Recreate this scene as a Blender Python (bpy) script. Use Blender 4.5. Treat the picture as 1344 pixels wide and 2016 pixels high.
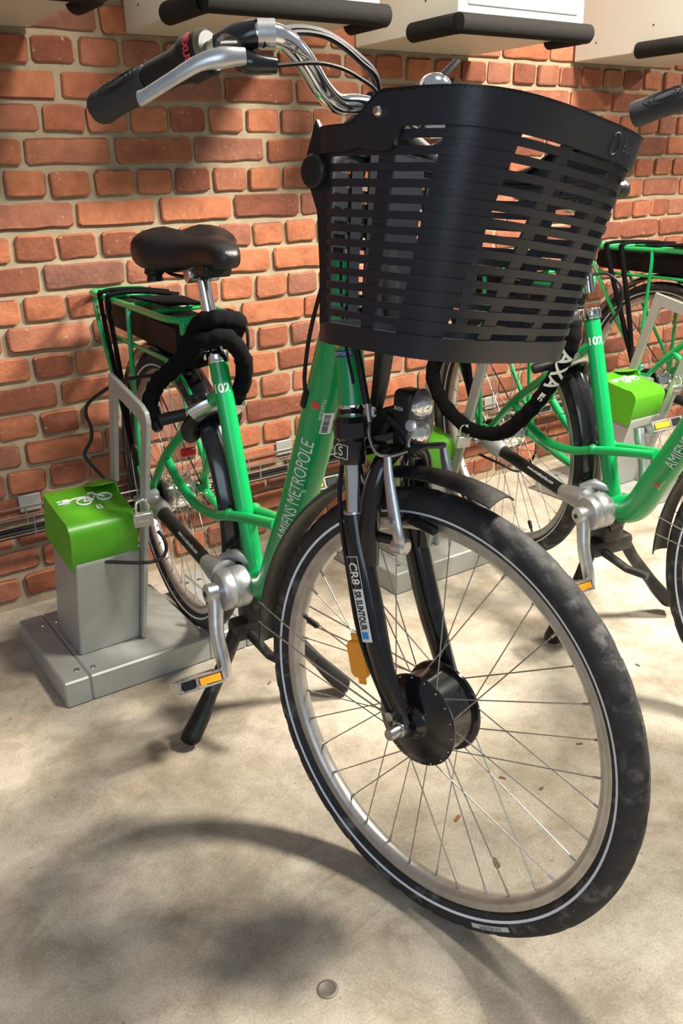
import bpy, bmesh, math, random
from mathutils import Vector as V, Matrix as Mx
random.seed(7)
pi = math.pi
for o in list(bpy.data.objects): bpy.data.objects.remove(o, do_unlink=True)
SC = bpy.context.scene
COL = SC.collection

# ---------------------------------------------------------------- camera, world, lights, exposure
cam = bpy.data.objects.new('camera', bpy.data.cameras.new('camera')); COL.objects.link(cam)
RIGHT = V((0.8255236, -0.5638625, -0.0238724)); DOWN = V((-0.2252343, -0.2903798, -0.9300264)); FWD = V((0.5174749, 0.7731356, -0.3667165))
CAM = V((-0.76819, -2.35797, 1.14856))
cam.matrix_world = Mx(((RIGHT.x, -DOWN.x, -FWD.x, CAM.x), (RIGHT.y, -DOWN.y, -FWD.y, CAM.y), (RIGHT.z, -DOWN.z, -FWD.z, CAM.z), (0, 0, 0, 1)))
cam.data.sensor_fit = 'HORIZONTAL'; cam.data.sensor_width = 36.0; cam.data.lens = 36.0 * 1700 / 1344
cam.data.clip_start = 0.02
SC.camera = cam

world = bpy.data.worlds.new('world'); SC.world = world; world.use_nodes = True
bg = world.node_tree.nodes['Background']; bg.inputs[0].default_value = (0.80, 0.89, 1.0, 1); bg.inputs[1].default_value = 0.22

def lamp(name, loc, target, power, size, color, shape='DISK', sy=None):
    d = bpy.data.lights.new(name, 'AREA'); d.energy = power; d.size = size; d.color = color; d.shape = shape
    if sy: d.size_y = sy
    o = bpy.data.objects.new(name, d); COL.objects.link(o); o.location = loc
    o.rotation_euler = (V(target) - V(loc)).to_track_quat('-Z', 'Y').to_euler()
    return o
WARM = (1.0, 0.92, 0.79)
lamp('ceiling_lamp', (0.43, -1.70, 2.5), (0.43, -1.6, 0), 50, 0.36, WARM)
lamp('ceiling_lamp', (1.62, -1.70, 2.5), (0.9, -1.2, 0), 135, 0.42, WARM)
lamp('ceiling_lamp', (4.2, -1.75, 2.5), (3.6, -1.2, 0), 75, 0.26, WARM)
lamp('daylight_opening', (-3.2, -4.4, 2.1), (0, -1.2, 0.6), 34, 2.4, (0.70, 0.84, 1.0), 'RECTANGLE', 2.0)

SC.view_settings.view_transform = 'Standard'; SC.view_settings.look = 'None'
SC.view_settings.gamma = 1.0; SC.view_settings.use_curve_mapping = False
SC.view_settings.exposure = 0.45

# ---------------------------------------------------------------- materials
MAT = {}
def mat(name, col, rough=0.5, metal=0.0, coat=0.0, noise=None, bump=None, trans=0.0, spec=0.5, alpha=1.0):
    """noise=(scale, colour2, low, high): second colour mixed by noise; bump=(scale, strength)"""
    m = bpy.data.materials.new(name); m.use_nodes = True; nt = m.node_tree; b = nt.nodes['Principled BSDF']
    b.inputs['Base Color'].default_value = (*col, 1); b.inputs['Roughness'].default_value = rough
    b.inputs['Metallic'].default_value = metal; b.inputs['Coat Weight'].default_value = coat
    b.inputs['Coat Roughness'].default_value = 0.12
    b.inputs['Transmission Weight'].default_value = trans; b.inputs['Specular IOR Level'].default_value = spec
    b.inputs['Alpha'].default_value = alpha
    tc = nt.nodes.new('ShaderNodeTexCoord')
    if noise:
        n = nt.nodes.new('ShaderNodeTexNoise'); n.inputs['Scale'].default_value = noise[0]; n.inputs['Detail'].default_value = 6; n.inputs['Roughness'].default_value = 0.65
        nt.links.new(tc.outputs['Object'], n.inputs['Vector'])
        r = nt.nodes.new('ShaderNodeValToRGB'); r.color_ramp.elements[0].position = noise[2]; r.color_ramp.elements[1].position = noise[3]
        r.color_ramp.elements[0].color = (*col, 1); r.color_ramp.elements[1].color = (*noise[1], 1)
        nt.links.new(n.outputs['Fac'], r.inputs['Fac']); nt.links.new(r.outputs['Color'], b.inputs['Base Color'])
    if bump:
        n2 = nt.nodes.new('ShaderNodeTexNoise'); n2.inputs['Scale'].default_value = bump[0]; n2.inputs['Detail'].default_value = 4
        nt.links.new(tc.outputs['Object'], n2.inputs['Vector'])
        bp = nt.nodes.new('ShaderNodeBump'); bp.inputs['Strength'].default_value = bump[1]; bp.inputs['Distance'].default_value = 0.002
        nt.links.new(n2.outputs['Fac'], bp.inputs['Height']); nt.links.new(bp.outputs['Normal'], b.inputs['Normal'])
    MAT[name] = m
    return m
mat('green', (0.0, 0.33, 0.085), 0.3, coat=0.3)
mat('dock_green', (0.085, 0.37, 0.012), 0.38, noise=(9, (0.075, 0.33, 0.010), 0.4, 0.7))
mat('dock_grey', (0.36, 0.37, 0.35), 0.45, metal=0.25, noise=(6, (0.31, 0.32, 0.30), 0.4, 0.7))
mat('black', (0.010, 0.010, 0.011), 0.45, spec=0.35)
mat('cable', (0.008, 0.008, 0.009), 0.55, spec=0.3)
mat('battery', (0.005, 0.005, 0.006), 0.5, spec=0.12)
mat('black_gloss', (0.008, 0.008, 0.009), 0.16, coat=0.3, noise=(30, (0.03, 0.028, 0.026), 0.55, 0.75))
mat('black_dirty', (0.012, 0.012, 0.012), 0.45, noise=(26, (0.075, 0.066, 0.055), 0.52, 0.72))
mat('basket_plastic', (0.011, 0.013, 0.019), 0.36, bump=(160, 0.12))
mat('emboss', (0.045, 0.046, 0.050), 0.4)
mat('grip_rubber', (0.022, 0.024, 0.028), 0.55, bump=(220, 0.3))
mat('saddle_vinyl', (0.008, 0.008, 0.009), 0.3, bump=(420, 0.35))
mat('fabric', (0.006, 0.006, 0.0065), 1.0, spec=0.1, bump=(90, 0.6))
mat('tyre', (0.019, 0.019, 0.020), 0.72, noise=(26, (0.20, 0.195, 0.185), 0.54, 0.80), bump=(180, 0.3))
mat('tyre_side', (0.014, 0.014, 0.016), 0.6)
mat('reflex', (0.70, 0.76, 0.84), 0.4)
mat('rim', (0.50, 0.48, 0.45), 0.38, metal=0.75, noise=(30, (0.38, 0.35, 0.31), 0.45, 0.7))
mat('chrome', (0.83, 0.83, 0.82), 0.1, metal=1.0)
mat('steel', (0.55, 0.55, 0.54), 0.3, metal=1.0)
mat('alloy', (0.60, 0.60, 0.60), 0.32, metal=0.85, noise=(40, (0.48, 0.48, 0.48), 0.4, 0.7))
mat('cast_alloy', (0.46, 0.47, 0.48), 0.4, metal=0.7, noise=(20, (0.36, 0.37, 0.38), 0.4, 0.7))
mat('spoke', (0.42, 0.40, 0.37), 0.35, metal=0.9)
mat('white', (0.80, 0.80, 0.79), 0.5)
mat('amber', (1.0, 0.36, 0.01), 0.25, coat=0.5, bump=(500, 0.5))
mat('red', (0.45, 0.015, 0.015), 0.3)
mat('red_print', (0.75, 0.05, 0.06), 0.4)
mat('orange_print', (0.85, 0.30, 0.03), 0.4)
mat('blue_print', (0.01, 0.05, 0.22), 0.4)
mat('cyan_print', (0.0, 0.30, 0.75), 0.4)
mat('grey_print', (0.55, 0.72, 0.50), 0.5)
mat('lens', (0.95, 0.97, 1.0), 0.06, trans=0.92)
mat('cabinet', (0.56, 0.54, 0.47), 0.5, noise=(3, (0.53, 0.51, 0.44), 0.3, 0.7))
mat('cabinet_panel', (0.30, 0.31, 0.31), 0.5)
mat('foam', (0.012, 0.011, 0.010), 0.85, bump=(60, 0.3), spec=0.2)
mat('wire', (0.62, 0.60, 0.55), 0.3, metal=0.9)
mat('leaf_brown', (0.22, 0.085, 0.035), 0.7)
mat('leaf_olive', (0.14, 0.11, 0.06), 0.7)
mat('stud_metal', (0.20, 0.18, 0.15), 0.5, metal=0.4)
mat('label_foil', (0.55, 0.58, 0.62), 0.4, metal=0.2)

def brick_mat():
    m = bpy.data.materials.new('brick'); m.use_nodes = True; nt = m.node_tree; N = nt.nodes; L = nt.links; b = N['Principled BSDF']
    b.inputs['Roughness'].default_value = 0.85; b.inputs['Specular IOR Level'].default_value = 0.25
    oi = N.new('ShaderNodeObjectInfo'); ge = N.new('ShaderNodeNewGeometry'); tc = N.new('ShaderNodeTexCoord')
    ad = N.new('ShaderNodeMath'); ad.operation = 'ADD'; fr = N.new('ShaderNodeMath'); fr.operation = 'FRACT'
    L.new(oi.outputs['Random'], ad.inputs[0]); L.new(ge.outputs['Random Per Island'], ad.inputs[1]); L.new(ad.outputs[0], fr.inputs[0])
    rp = N.new('ShaderNodeValToRGB'); cr_ = rp.color_ramp
    stops = [(0.0, (0.19, 0.066, 0.040)), (0.15, (0.27, 0.094, 0.053)), (0.40, (0.36, 0.126, 0.066)), (0.62, (0.43, 0.160, 0.080)), (0.82, (0.33, 0.130, 0.080)), (1.0, (0.22, 0.100, 0.072))]
    cr_.elements[0].position = 0; cr_.elements[0].color = (*stops[0][1], 1); cr_.elements[1].position = 1; cr_.elements[1].color = (*stops[-1][1], 1)
    for p, c in stops[1:-1]:
        e = cr_.elements.new(p); e.color = (*c, 1)
    L.new(fr.outputs[0], rp.inputs['Fac'])
    ps = N.new('ShaderNodeVectorMath'); ps.operation = 'ADD'; L.new(ge.outputs['Position'], ps.inputs[0])
    sc_ = N.new('ShaderNodeVectorMath'); sc_.operation = 'SCALE'; sc_.inputs['Scale'].default_value = 1.0; L.new(oi.outputs['Location'], sc_.inputs[0]); L.new(sc_.outputs[0], ps.inputs[1])
    n1 = N.new('ShaderNodeTexNoise'); n1.inputs['Scale'].default_value = 16; n1.inputs['Detail'].default_value = 8; n1.inputs['Roughness'].default_value = 0.7; L.new(ps.outputs[0], n1.inputs['Vector'])
    mx = N.new('ShaderNodeMix'); mx.data_type = 'RGBA'; mx.blend_type = 'MULTIPLY'; mx.inputs['Factor'].default_value = 0.75
    r2 = N.new('ShaderNodeValToRGB'); r2.color_ramp.elements[0].position = 0.3; r2.color_ramp.elements[0].color = (0.55, 0.50, 0.48, 1); r2.color_ramp.elements[1].position = 0.65; r2.color_ramp.elements[1].color = (1.15, 1.12, 1.08, 1)
    L.new(n1.outputs['Fac'], r2.inputs['Fac']); L.new(rp.outputs['Color'], mx.inputs['A']); L.new(r2.outputs['Color'], mx.inputs['B'])
    # pale lime specks
    n2 = N.new('ShaderNodeTexNoise'); n2.inputs['Scale'].default_value = 70; n2.inputs['Detail'].default_value = 3; L.new(ps.outputs[0], n2.inputs['Vector'])
    r3 = N.new('ShaderNodeValToRGB'); r3.color_ramp.elements[0].position = 0.66; r3.color_ramp.elements[0].color = (0, 0, 0, 1); r3.color_ramp.elements[1].position = 0.78; r3.color_ramp.elements[1].color = (0.55, 0.55, 0.55, 1)
    L.new(n2.outputs['Fac'], r3.inputs['Fac'])
    m2 = N.new('ShaderNodeMix'); m2.data_type = 'RGBA'; m2.inputs['B'].default_value = (0.52, 0.40, 0.28, 1)
    L.new(r3.outputs['Color'], m2.inputs['Factor']); L.new(mx.outputs['Result'], m2.inputs['A']); L.new(m2.outputs['Result'], b.inputs['Base Color'])
    bp = N.new('ShaderNodeBump'); bp.inputs['Strength'].default_value = 0.85; bp.inputs['Distance'].default_value = 0.003
    n3 = N.new('ShaderNodeTexNoise'); n3.inputs['Scale'].default_value = 75; n3.inputs['Detail'].default_value = 6; L.new(ps.outputs[0], n3.inputs['Vector'])
    L.new(n3.outputs['Fac'], bp.inputs['Height']); L.new(bp.outputs['Normal'], b.inputs['Normal'])
    MAT['brick'] = m
brick_mat()
mat('mortar', (0.36, 0.29, 0.19), 0.9, noise=(14, (0.27, 0.215, 0.14), 0.35, 0.7), bump=(60, 0.9))

def floor_mat():
    m = bpy.data.materials.new('concrete'); m.use_nodes = True; nt = m.node_tree; N = nt.nodes; L = nt.links; b = N['Principled BSDF']
    b.inputs['Roughness'].default_value = 0.72; b.inputs['Specular IOR Level'].default_value = 0.35
    tc = N.new('ShaderNodeTexCoord')
    def noise(scale, detail=6, rough=0.6, dist=0.0):
        n = N.new('ShaderNodeTexNoise'); n.inputs['Scale'].default_value = scale; n.inputs['Detail'].default_value = detail; n.inputs['Roughness'].default_value = rough; n.inputs['Distortion'].default_value = dist
        L.new(tc.outputs['Object'], n.inputs['Vector']); return n
    def ramp(n, p0, c0, p1, c1):
        r = N.new('ShaderNodeValToRGB'); e = r.color_ramp.elements; e[0].position = p0; e[0].color = (*c0, 1); e[1].position = p1; e[1].color = (*c1, 1); L.new(n.outputs['Fac'], r.inputs['Fac']); return r
    base = ramp(noise(2.2, 8, 0.62, 0.4), 0.34, (0.39, 0.335, 0.255), 0.66, (0.58, 0.53, 0.445))
    st = ramp(noise(9, 6, 0.7, 0.3), 0.36, (0.60, 0.57, 0.52), 0.60, (1.0, 1.0, 1.0))
    m1 = N.new('ShaderNodeMix'); m1.data_type = 'RGBA'; m1.blend_type = 'MULTIPLY'; m1.inputs['Factor'].default_value = 0.85
    L.new(base.outputs['Color'], m1.inputs['A']); L.new(st.outputs['Color'], m1.inputs['B'])
    sp = ramp(noise(85, 2, 0.5), 0.70, (1, 1, 1), 0.76, (0.35, 0.32, 0.28))
    m2 = N.new('ShaderNodeMix'); m2.data_type = 'RGBA'; m2.blend_type = 'MULTIPLY'; m2.inputs['Factor'].default_value = 0.6
    L.new(m1.outputs['Result'], m2.inputs['A']); L.new(sp.outputs['Color'], m2.inputs['B'])
    fine = ramp(noise(240, 3, 0.6), 0.3, (0.76, 0.75, 0.74), 0.7, (1.12, 1.12, 1.12))
    m3 = N.new('ShaderNodeMix'); m3.data_type = 'RGBA'; m3.blend_type = 'MULTIPLY'; m3.inputs['Factor'].default_value = 0.9
    L.new(m2.outputs['Result'], m3.inputs['A']); L.new(fine.outputs['Color'], m3.inputs['B'])
    L.new(m3.outputs['Result'], b.inputs['Base Color'])
    bp = N.new('ShaderNodeBump'); bp.inputs['Strength'].default_value = 0.25; bp.inputs['Distance'].default_value = 0.002
    L.new(noise(120, 4).outputs['Fac'], bp.inputs['Height']); L.new(bp.outputs['Normal'], b.inputs['Normal'])
    MAT['concrete'] = m
floor_mat()

# ---------------------------------------------------------------- mesh helpers
I4 = Mx.Identity(4)
def frame(o, x, y, z):
    return Mx(((x[0], y[0], z[0], o[0]), (x[1], y[1], z[1], o[1]), (x[2], y[2], z[2], o[2]), (0, 0, 0, 1)))
def axis_frame(o, d, ref=(0, 0, 1)):
    """frame at o with local z along d"""
    z = V(d).normalized(); r = V(ref)
    if abs(z.dot(r.normalized())) > 0.98: r = V((1, 0, 0))
    x = (r - z * r.dot(z)).normalized(); y = z.cross(x)
    return frame(o, x, y, z)
def T(x, y, z): return Mx.Translation((x, y, z))
def cr(pts, n=6):
    """Catmull-Rom through points"""
    P = [V(p) for p in pts]; Q = [P[0] * 2 - P[1]] + P + [P[-1] * 2 - P[-2]]; out = []
    for i in range(1, len(Q) - 2):
        for k in range(n):
            t = k / n; a, b, c, d = Q[i - 1], Q[i], Q[i + 1], Q[i + 2]
            out.append(0.5 * ((2 * b) + (c - a) * t + (2 * a - 5 * b + 4 * c - d) * t * t + (3 * b - a - 3 * c + d) * t ** 3))
    out.append(P[-1]); return out
def lerp_list(vals, m):
    if not isinstance(vals, (list, tuple)): return [vals] * m
    out = []
    for i in range(m):
        f = i / max(1, m - 1) * (len(vals) - 1); k = min(int(f), len(vals) - 2); out.append(vals[k] + (vals[k + 1] - vals[k]) * (f - k))
    return out
class MB:
    def __init__(s): s.v = []; s.f = []
    def add(s, vs, fs, M=None):
        k = len(s.v); s.v += [tuple(M @ V(p)) if M else tuple(p) for p in vs]; s.f += [tuple(i + k for i in f) for f in fs]; return s
    def tube(s, pts, r, seg=12, M=None, closed=False, n=0, flat=1.0, ref=None):
        """r radius or list; flat: ratio of second half-axis (across ref)"""
        P = cr(pts, n) if n else [V(p) for p in pts]; m = len(P); R = lerp_list(r, m); FL = lerp_list(flat, m)
        tg = []
        for i in range(m):
            a = P[(i - 1) % m] if closed else P[max(0, i - 1)]; b = P[(i + 1) % m] if closed else P[min(m - 1, i + 1)]
            tg.append((b - a).normalized())
        u = V(ref) if ref else (V((0, 0, 1)) if abs(tg[0].z) < 0.9 else V((1, 0, 0)))
        vs = []; fs = []
        for i in range(m):
            if ref: u = V(ref)
            u = (u - tg[i] * u.dot(tg[i])).normalized(); w = tg[i].cross(u)
            for k in range(seg):
                a = 2 * pi * k / seg; vs.append(P[i] + u * (math.cos(a) * R[i]) + w * (math.sin(a) * R[i] * FL[i]))
        for i in range(m if closed else m - 1):
            j = (i + 1) % m
            for k in range(seg):
                k2 = (k + 1) % seg; fs.append((i * seg + k, i * seg + k2, j * seg + k2, j * seg + k))
        if not closed:
            fs.append(tuple(range(seg - 1, -1, -1))); fs.append(tuple((m - 1) * seg + k for k in range(seg)))
        return s.add(vs, fs, M)
    def lathe(s, prof, M=None, seg=24):
        """prof: (r, h) along local z, capped"""
        vs = []; fs = []
        for r, h in prof:
            for k in range(seg):
                a = 2 * pi * k / seg; vs.append((r * math.cos(a), r * math.sin(a), h))
        for i in range(len(prof) - 1):
            for k in range(seg):
                k2 = (k + 1) % seg; fs.append((i * seg + k, i * seg + k2, (i + 1) * seg + k2, (i + 1) * seg + k))
        fs.append(tuple(range(seg - 1, -1, -1))); fs.append(tuple((len(prof) - 1) * seg + k for k in range(seg)))
        return s.add(vs, fs, M)
    def ring(s, prof, M=None, a0=0, a1=2 * pi, seg=96, fn=None):
        """closed profile (r, y) revolved about local y in the x-z plane"""
        full = abs(a1 - a0 - 2 * pi) < 1e-6; n = seg if full else seg + 1; m = len(prof); vs = []; fs = []
        for i in range(n):
            a = a0 + (a1 - a0) * i / seg
            for j, (r, y) in enumerate(prof):
                if fn: r, y = fn(i, j, r, y)
                vs.append((r * math.cos(a), y, r * math.sin(a)))
        for i in range(seg):
            i2 = (i + 1) % n
            for j in range(m):
                j2 = (j + 1) % m; fs.append((i * m + j, i2 * m + j, i2 * m + j2, i * m + j2))
        if not full: fs.append(tuple(range(m))); fs.append(tuple((n - 1) * m + j for j in range(m - 1, -1, -1)))
        return s.add(vs, fs, M)
    def box(s, size, M=None, bevel=0.0, seg=1):
        bm = bmesh.new(); bmesh.ops.create_cube(bm, size=1.0)
        for v in bm.verts: v.co = V((v.co.x * size[0], v.co.y * size[1], v.co.z * size[2]))
        if bevel: bmesh.ops.bevel(bm, geom=bm.edges[:], offset=bevel, segments=seg, affect='EDGES', profile=0.5)
        bm.verts.index_update(); vs = [v.co.copy() for v in bm.verts]; fs = [tuple(v.index for v in f.verts) for f in bm.faces]; bm.free()
        return s.add(vs, fs, M)
    def span(s, lo, hi, bevel=0.0, M=None):
        c = [(a + b) / 2 for a, b in zip(lo, hi)]; d = [b - a for a, b in zip(lo, hi)]
        return s.box(d, (M @ T(*c)) if M else T(*c), bevel)
    def prism(s, poly, t0, t1, M=None, bevel=0.0):
        """poly in local x,y extruded along z from t0 to t1"""
        bm = bmesh.new(); a = [bm.verts.new((x, y, t0)) for x, y in poly]; b = [bm.verts.new((x, y, t1)) for x, y in poly]; n = len(poly)
        bm.faces.new(a[::-1]); bm.faces.new(b)
        for i in range(n): bm.faces.new((a[i], a[(i + 1) % n], b[(i + 1) % n], b[i]))
        bmesh.ops.recalc_face_normals(bm, faces=bm.faces[:])
        if bevel: bmesh.ops.bevel(bm, geom=bm.edges[:], offset=bevel, segments=1, affect='EDGES', profile=0.5)
        bm.verts.index_update(); vs = [v.co.copy() for v in bm.verts]; fs = [tuple(v.index for v in f.verts) for f in bm.faces]; bm.free()
        return s.add(vs, fs, M)
    def loft(s, rings, M=None):
        m = len(rings[0]); vs = [p for r in rings for p in r]; fs = []
        for i in range(len(rings) - 1):
            for k in range(m):
                k2 = (k + 1) % m; fs.append((i * m + k, i * m + k2, (i + 1) * m + k2, (i + 1) * m + k))
        fs.append(tuple(range(m - 1, -1, -1))); fs.append(tuple((len(rings) - 1) * m + k for k in range(m)))
        return s.add(vs, fs, M)
    def ball(s, c, r, M=None, sc=(1, 1, 1), seg=16):
        vs = []; fs = []; rows = seg // 2
        for i in range(rows + 1):
            th = pi * i / rows
            for k in range(seg):
                a = 2 * pi * k / seg
                vs.append((c[0] + r * sc[0] * math.sin(th) * math.cos(a), c[1] + r * sc[1] * math.sin(th) * math.sin(a), c[2] + r * sc[2] * math.cos(th)))
        for i in range(rows):
            for k in range(seg):
                k2 = (k + 1) % seg; fs.append((i * seg + k, (i + 1) * seg + k, (i + 1) * seg + k2, i * seg + k2))
        return s.add(vs, fs, M)
    def mesh(s, name, mats, sharp=38, recalc=True):
        me = bpy.data.meshes.new(name); me.from_pydata(s.v, [], s.f)
        bm = bmesh.new(); bm.from_mesh(me)
        bmesh.ops.remove_doubles(bm, verts=bm.verts[:], dist=1e-6)
        if recalc: bmesh.ops.recalc_face_normals(bm, faces=bm.faces[:])
        bm.to_mesh(me); bm.free()
        for p in me.polygons: p.use_smooth = True
        me.set_sharp_from_angle(angle=math.radians(sharp))
        me.materials.append(MAT[mats]); return me
def link(name, me, parent=None, M=None):
    o = bpy.data.objects.new(name, me); COL.objects.link(o)
    if parent: o.parent = parent
    if M is not None: o.matrix_local = M
    return o
def obj(name, mb, m, parent=None, sharp=38, label=None):
    o = link(name, mb.mesh(name, m, sharp), parent)
    if label: o['label'] = label
    return o
def tag(o, label, cat, group=None):
    o['label'] = label; o['category'] = cat
    if group: o['group'] = group
    return o
def empty(name, loc=(0, 0, 0), rot=(0, 0, 0)):
    o = bpy.data.objects.new(name, None); COL.objects.link(o); o.location = loc; o.rotation_euler = rot; o.empty_display_size = 0.05; return o
def copy_tree(o, parent=None):
    c = o.copy(); COL.objects.link(c); c.parent = parent
    for ch in list(o.children): copy_tree(ch, c)
    return c
def text(s, size, sx=1.0, shear=0.0, step=None, space=1.0, bold=0.0):
    """flat text, centred, as MB with z = 0; step: cut lines for wrapping"""
    cu = bpy.data.curves.new('t', 'FONT'); cu.body = s; cu.size = size; cu.align_x = 'CENTER'; cu.align_y = 'CENTER'; cu.resolution_u = 3; cu.shear = shear; cu.space_character = space; cu.offset = bold
    o = bpy.data.objects.new('t', cu); COL.objects.link(o)
    dg = bpy.context.evaluated_depsgraph_get(); me = bpy.data.meshes.new_from_object(o.evaluated_get(dg))
    bm = bmesh.new(); bm.from_mesh(me); bmesh.ops.triangulate(bm, faces=bm.faces[:])
    if step:
        k = -size
        while k < size:
            bmesh.ops.bisect_plane(bm, geom=bm.verts[:] + bm.edges[:] + bm.faces[:], plane_co=(0, k, 0), plane_no=(0, 1, 0)); k += step
    bm.verts.index_update(); mb = MB(); mb.v = [(v.co.x * sx, v.co.y, 0.0) for v in bm.verts]; mb.f = [tuple(v.index for v in f.verts) for f in bm.faces]
    bm.free(); bpy.data.objects.remove(o, do_unlink=True); bpy.data.meshes.remove(me); bpy.data.curves.remove(cu)
    return mb
def warp(mb, fn):
    mb.v = [tuple(fn(*p)) for p in mb.v]; return mb
def rect_mb(w, h, nx=1, ny=1):
    mb = MB(); mb.v = [(-w / 2 + w * i / nx, -h / 2 + h * j / ny, 0) for j in range(ny + 1) for i in range(nx + 1)]
    mb.f = [(j * (nx + 1) + i, j * (nx + 1) + i + 1, (j + 1) * (nx + 1) + i + 1, (j + 1) * (nx + 1) + i) for j in range(ny) for i in range(nx)]
    return mb
def flat(name, mb, m, parent, label=None):
    me = mb.mesh(name, m, 38, False); o = link(name, me, parent)
    if label: o['label'] = label
    return o

# ---------------------------------------------------------------- floor and wall
PB = 0.23; HC = 0.0765; ZB = 14.36 * HC      # brick pitch, course height, height of the bed used as datum
mb = MB(); mb.span((-3.2, -5.0, -0.06), (7.5, 0.06, 0.0)); fl = obj('floor', mb, 'concrete'); fl['kind'] = 'structure'
mb = MB(); mb.span((-3.2, 0.011, 0.0), (7.5, 0.25, 2.9)); wall = obj('wall_back', mb, 'mortar'); wall['kind'] = 'structure'

def brick_mesh(w, h, d=0.03, rnd=None):
    """front face at y = 0 facing -y, uneven rounded outline"""
    n = []
    j = lambda a: rnd.uniform(-a, a)
    c = 0.007; n_ = 5 if w > 0.15 else 3
    def side(x0, z0, x1, z1, n, a):
        return [(x0 + (x1 - x0) * k / n + j(a), z0 + (z1 - z0) * k / n + j(a)) for k in range(n + 1)]
    outl = side(-w / 2 + c, -h / 2, w / 2 - c, -h / 2, n_ - 1, 0.0022) + side(w / 2, -h / 2 + c, w / 2, h / 2 - c, 1, 0.0022) + side(w / 2 - c, h / 2, -w / 2 + c, h / 2, n_ - 1, 0.0022) + side(-w / 2, h / 2 - c, -w / 2, -h / 2 + c, 1, 0.0022)
    m = len(outl); vs = []
    k = 0.004
    t0, t1 = j(0.0012), j(0.0012)
    for x, z in outl: vs.append((x * (1 - 2 * k / w), 0 + t0 * x / w * 2 + t1 * z / h * 2, z * (1 - 2 * k / h)))
    for x, z in outl: vs.append((x, 0.0035, z))
    for x, z in outl: vs.append((x, d, z))
    fs = [tuple(range(m))]
    for r in (0, 1):
        for i in range(m):
            i2 = (i + 1) % m; fs.append((r * m + i, r * m + m + i, r * m + m + i2, r * m + i2))
    return vs, fs
rb = random.Random(3)
def mk(w):
    mb = MB(); vs, fs = brick_mesh(w, HC - 0.0155, rnd=rb); mb.add(vs, fs); return mb
stv = [mk(PB - 0.0145) for _ in range(14)]; hdv = [mk(PB / 2 - 0.0135) for _ in range(14)]
stm = [m.mesh('brick', 'brick', 30) for m in stv]; hdm = [m.mesh('brick', 'brick', 30) for m in hdv]
bricks = []
for v in range(-20, 15):
    zc = ZB - (v + 0.5) * HC
    if zc < 0.0 or zc > 2.8: continue
    hd = v % 2 == 1; pit = PB / 2 if hd else PB
    off = 0.25 * PB + pit / 2 if hd else ((0.0 if v % 4 == 0 else 0.53 * PB) + pit / 2)
    k0 = int((-3.0 - off) / pit); k1 = int((7.3 - off) / pit)
    for k in range(k0, k1 + 1):
        x = off + k * pit + rb.uniform(-0.003, 0.003)
        bricks.append((hd, x, zc + rb.uniform(-0.0015, 0.0015), rb.uniform(-0.004, 0.0035), rb.randrange(14), rb.uniform(-0.008, 0.008)))
def project(p):
    d = V(p) - CAM; z = d.dot(FWD); return (672 + 1700 * d.dot(RIGHT) / z, 1008 + 1700 * d.dot(DOWN) / z, z)
vis = []
for b in bricks:
    px, py, z = project((b[1], 0, b[2]))
    if -60 < px < 1420 and -60 < py < 1300 and z > 0:
        hid = (660 < px < 1150 and 210 < py < 650) or (90 < px < 270 and 960 < py)     # behind the basket or the first dock
        vis.append((hid, z, b))
vis.sort(key=lambda t: (t[0], t[1]))
singles = [t[2] for t in vis[:300]]; sset = set(id(b) for b in singles)
for b in singles:
    o = link('brick', (hdm if b[0] else stm)[b[4]], wall); o.location = (b[1], b[3], b[2]); o.rotation_euler = (0, b[5], 0)
mb = MB()
for b in bricks:
    if id(b) in sset: continue
    src = (hdv if b[0] else stv)[b[4]]; mb.add(src.v, src.f, T(b[1], b[3], b[2]) @ Mx.Rotation(b[5], 4, 'Y'))
rest = link('brick_field', mb.mesh('brick_field', 'brick', 30), wall); rest['kind'] = 'stuff'

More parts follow.
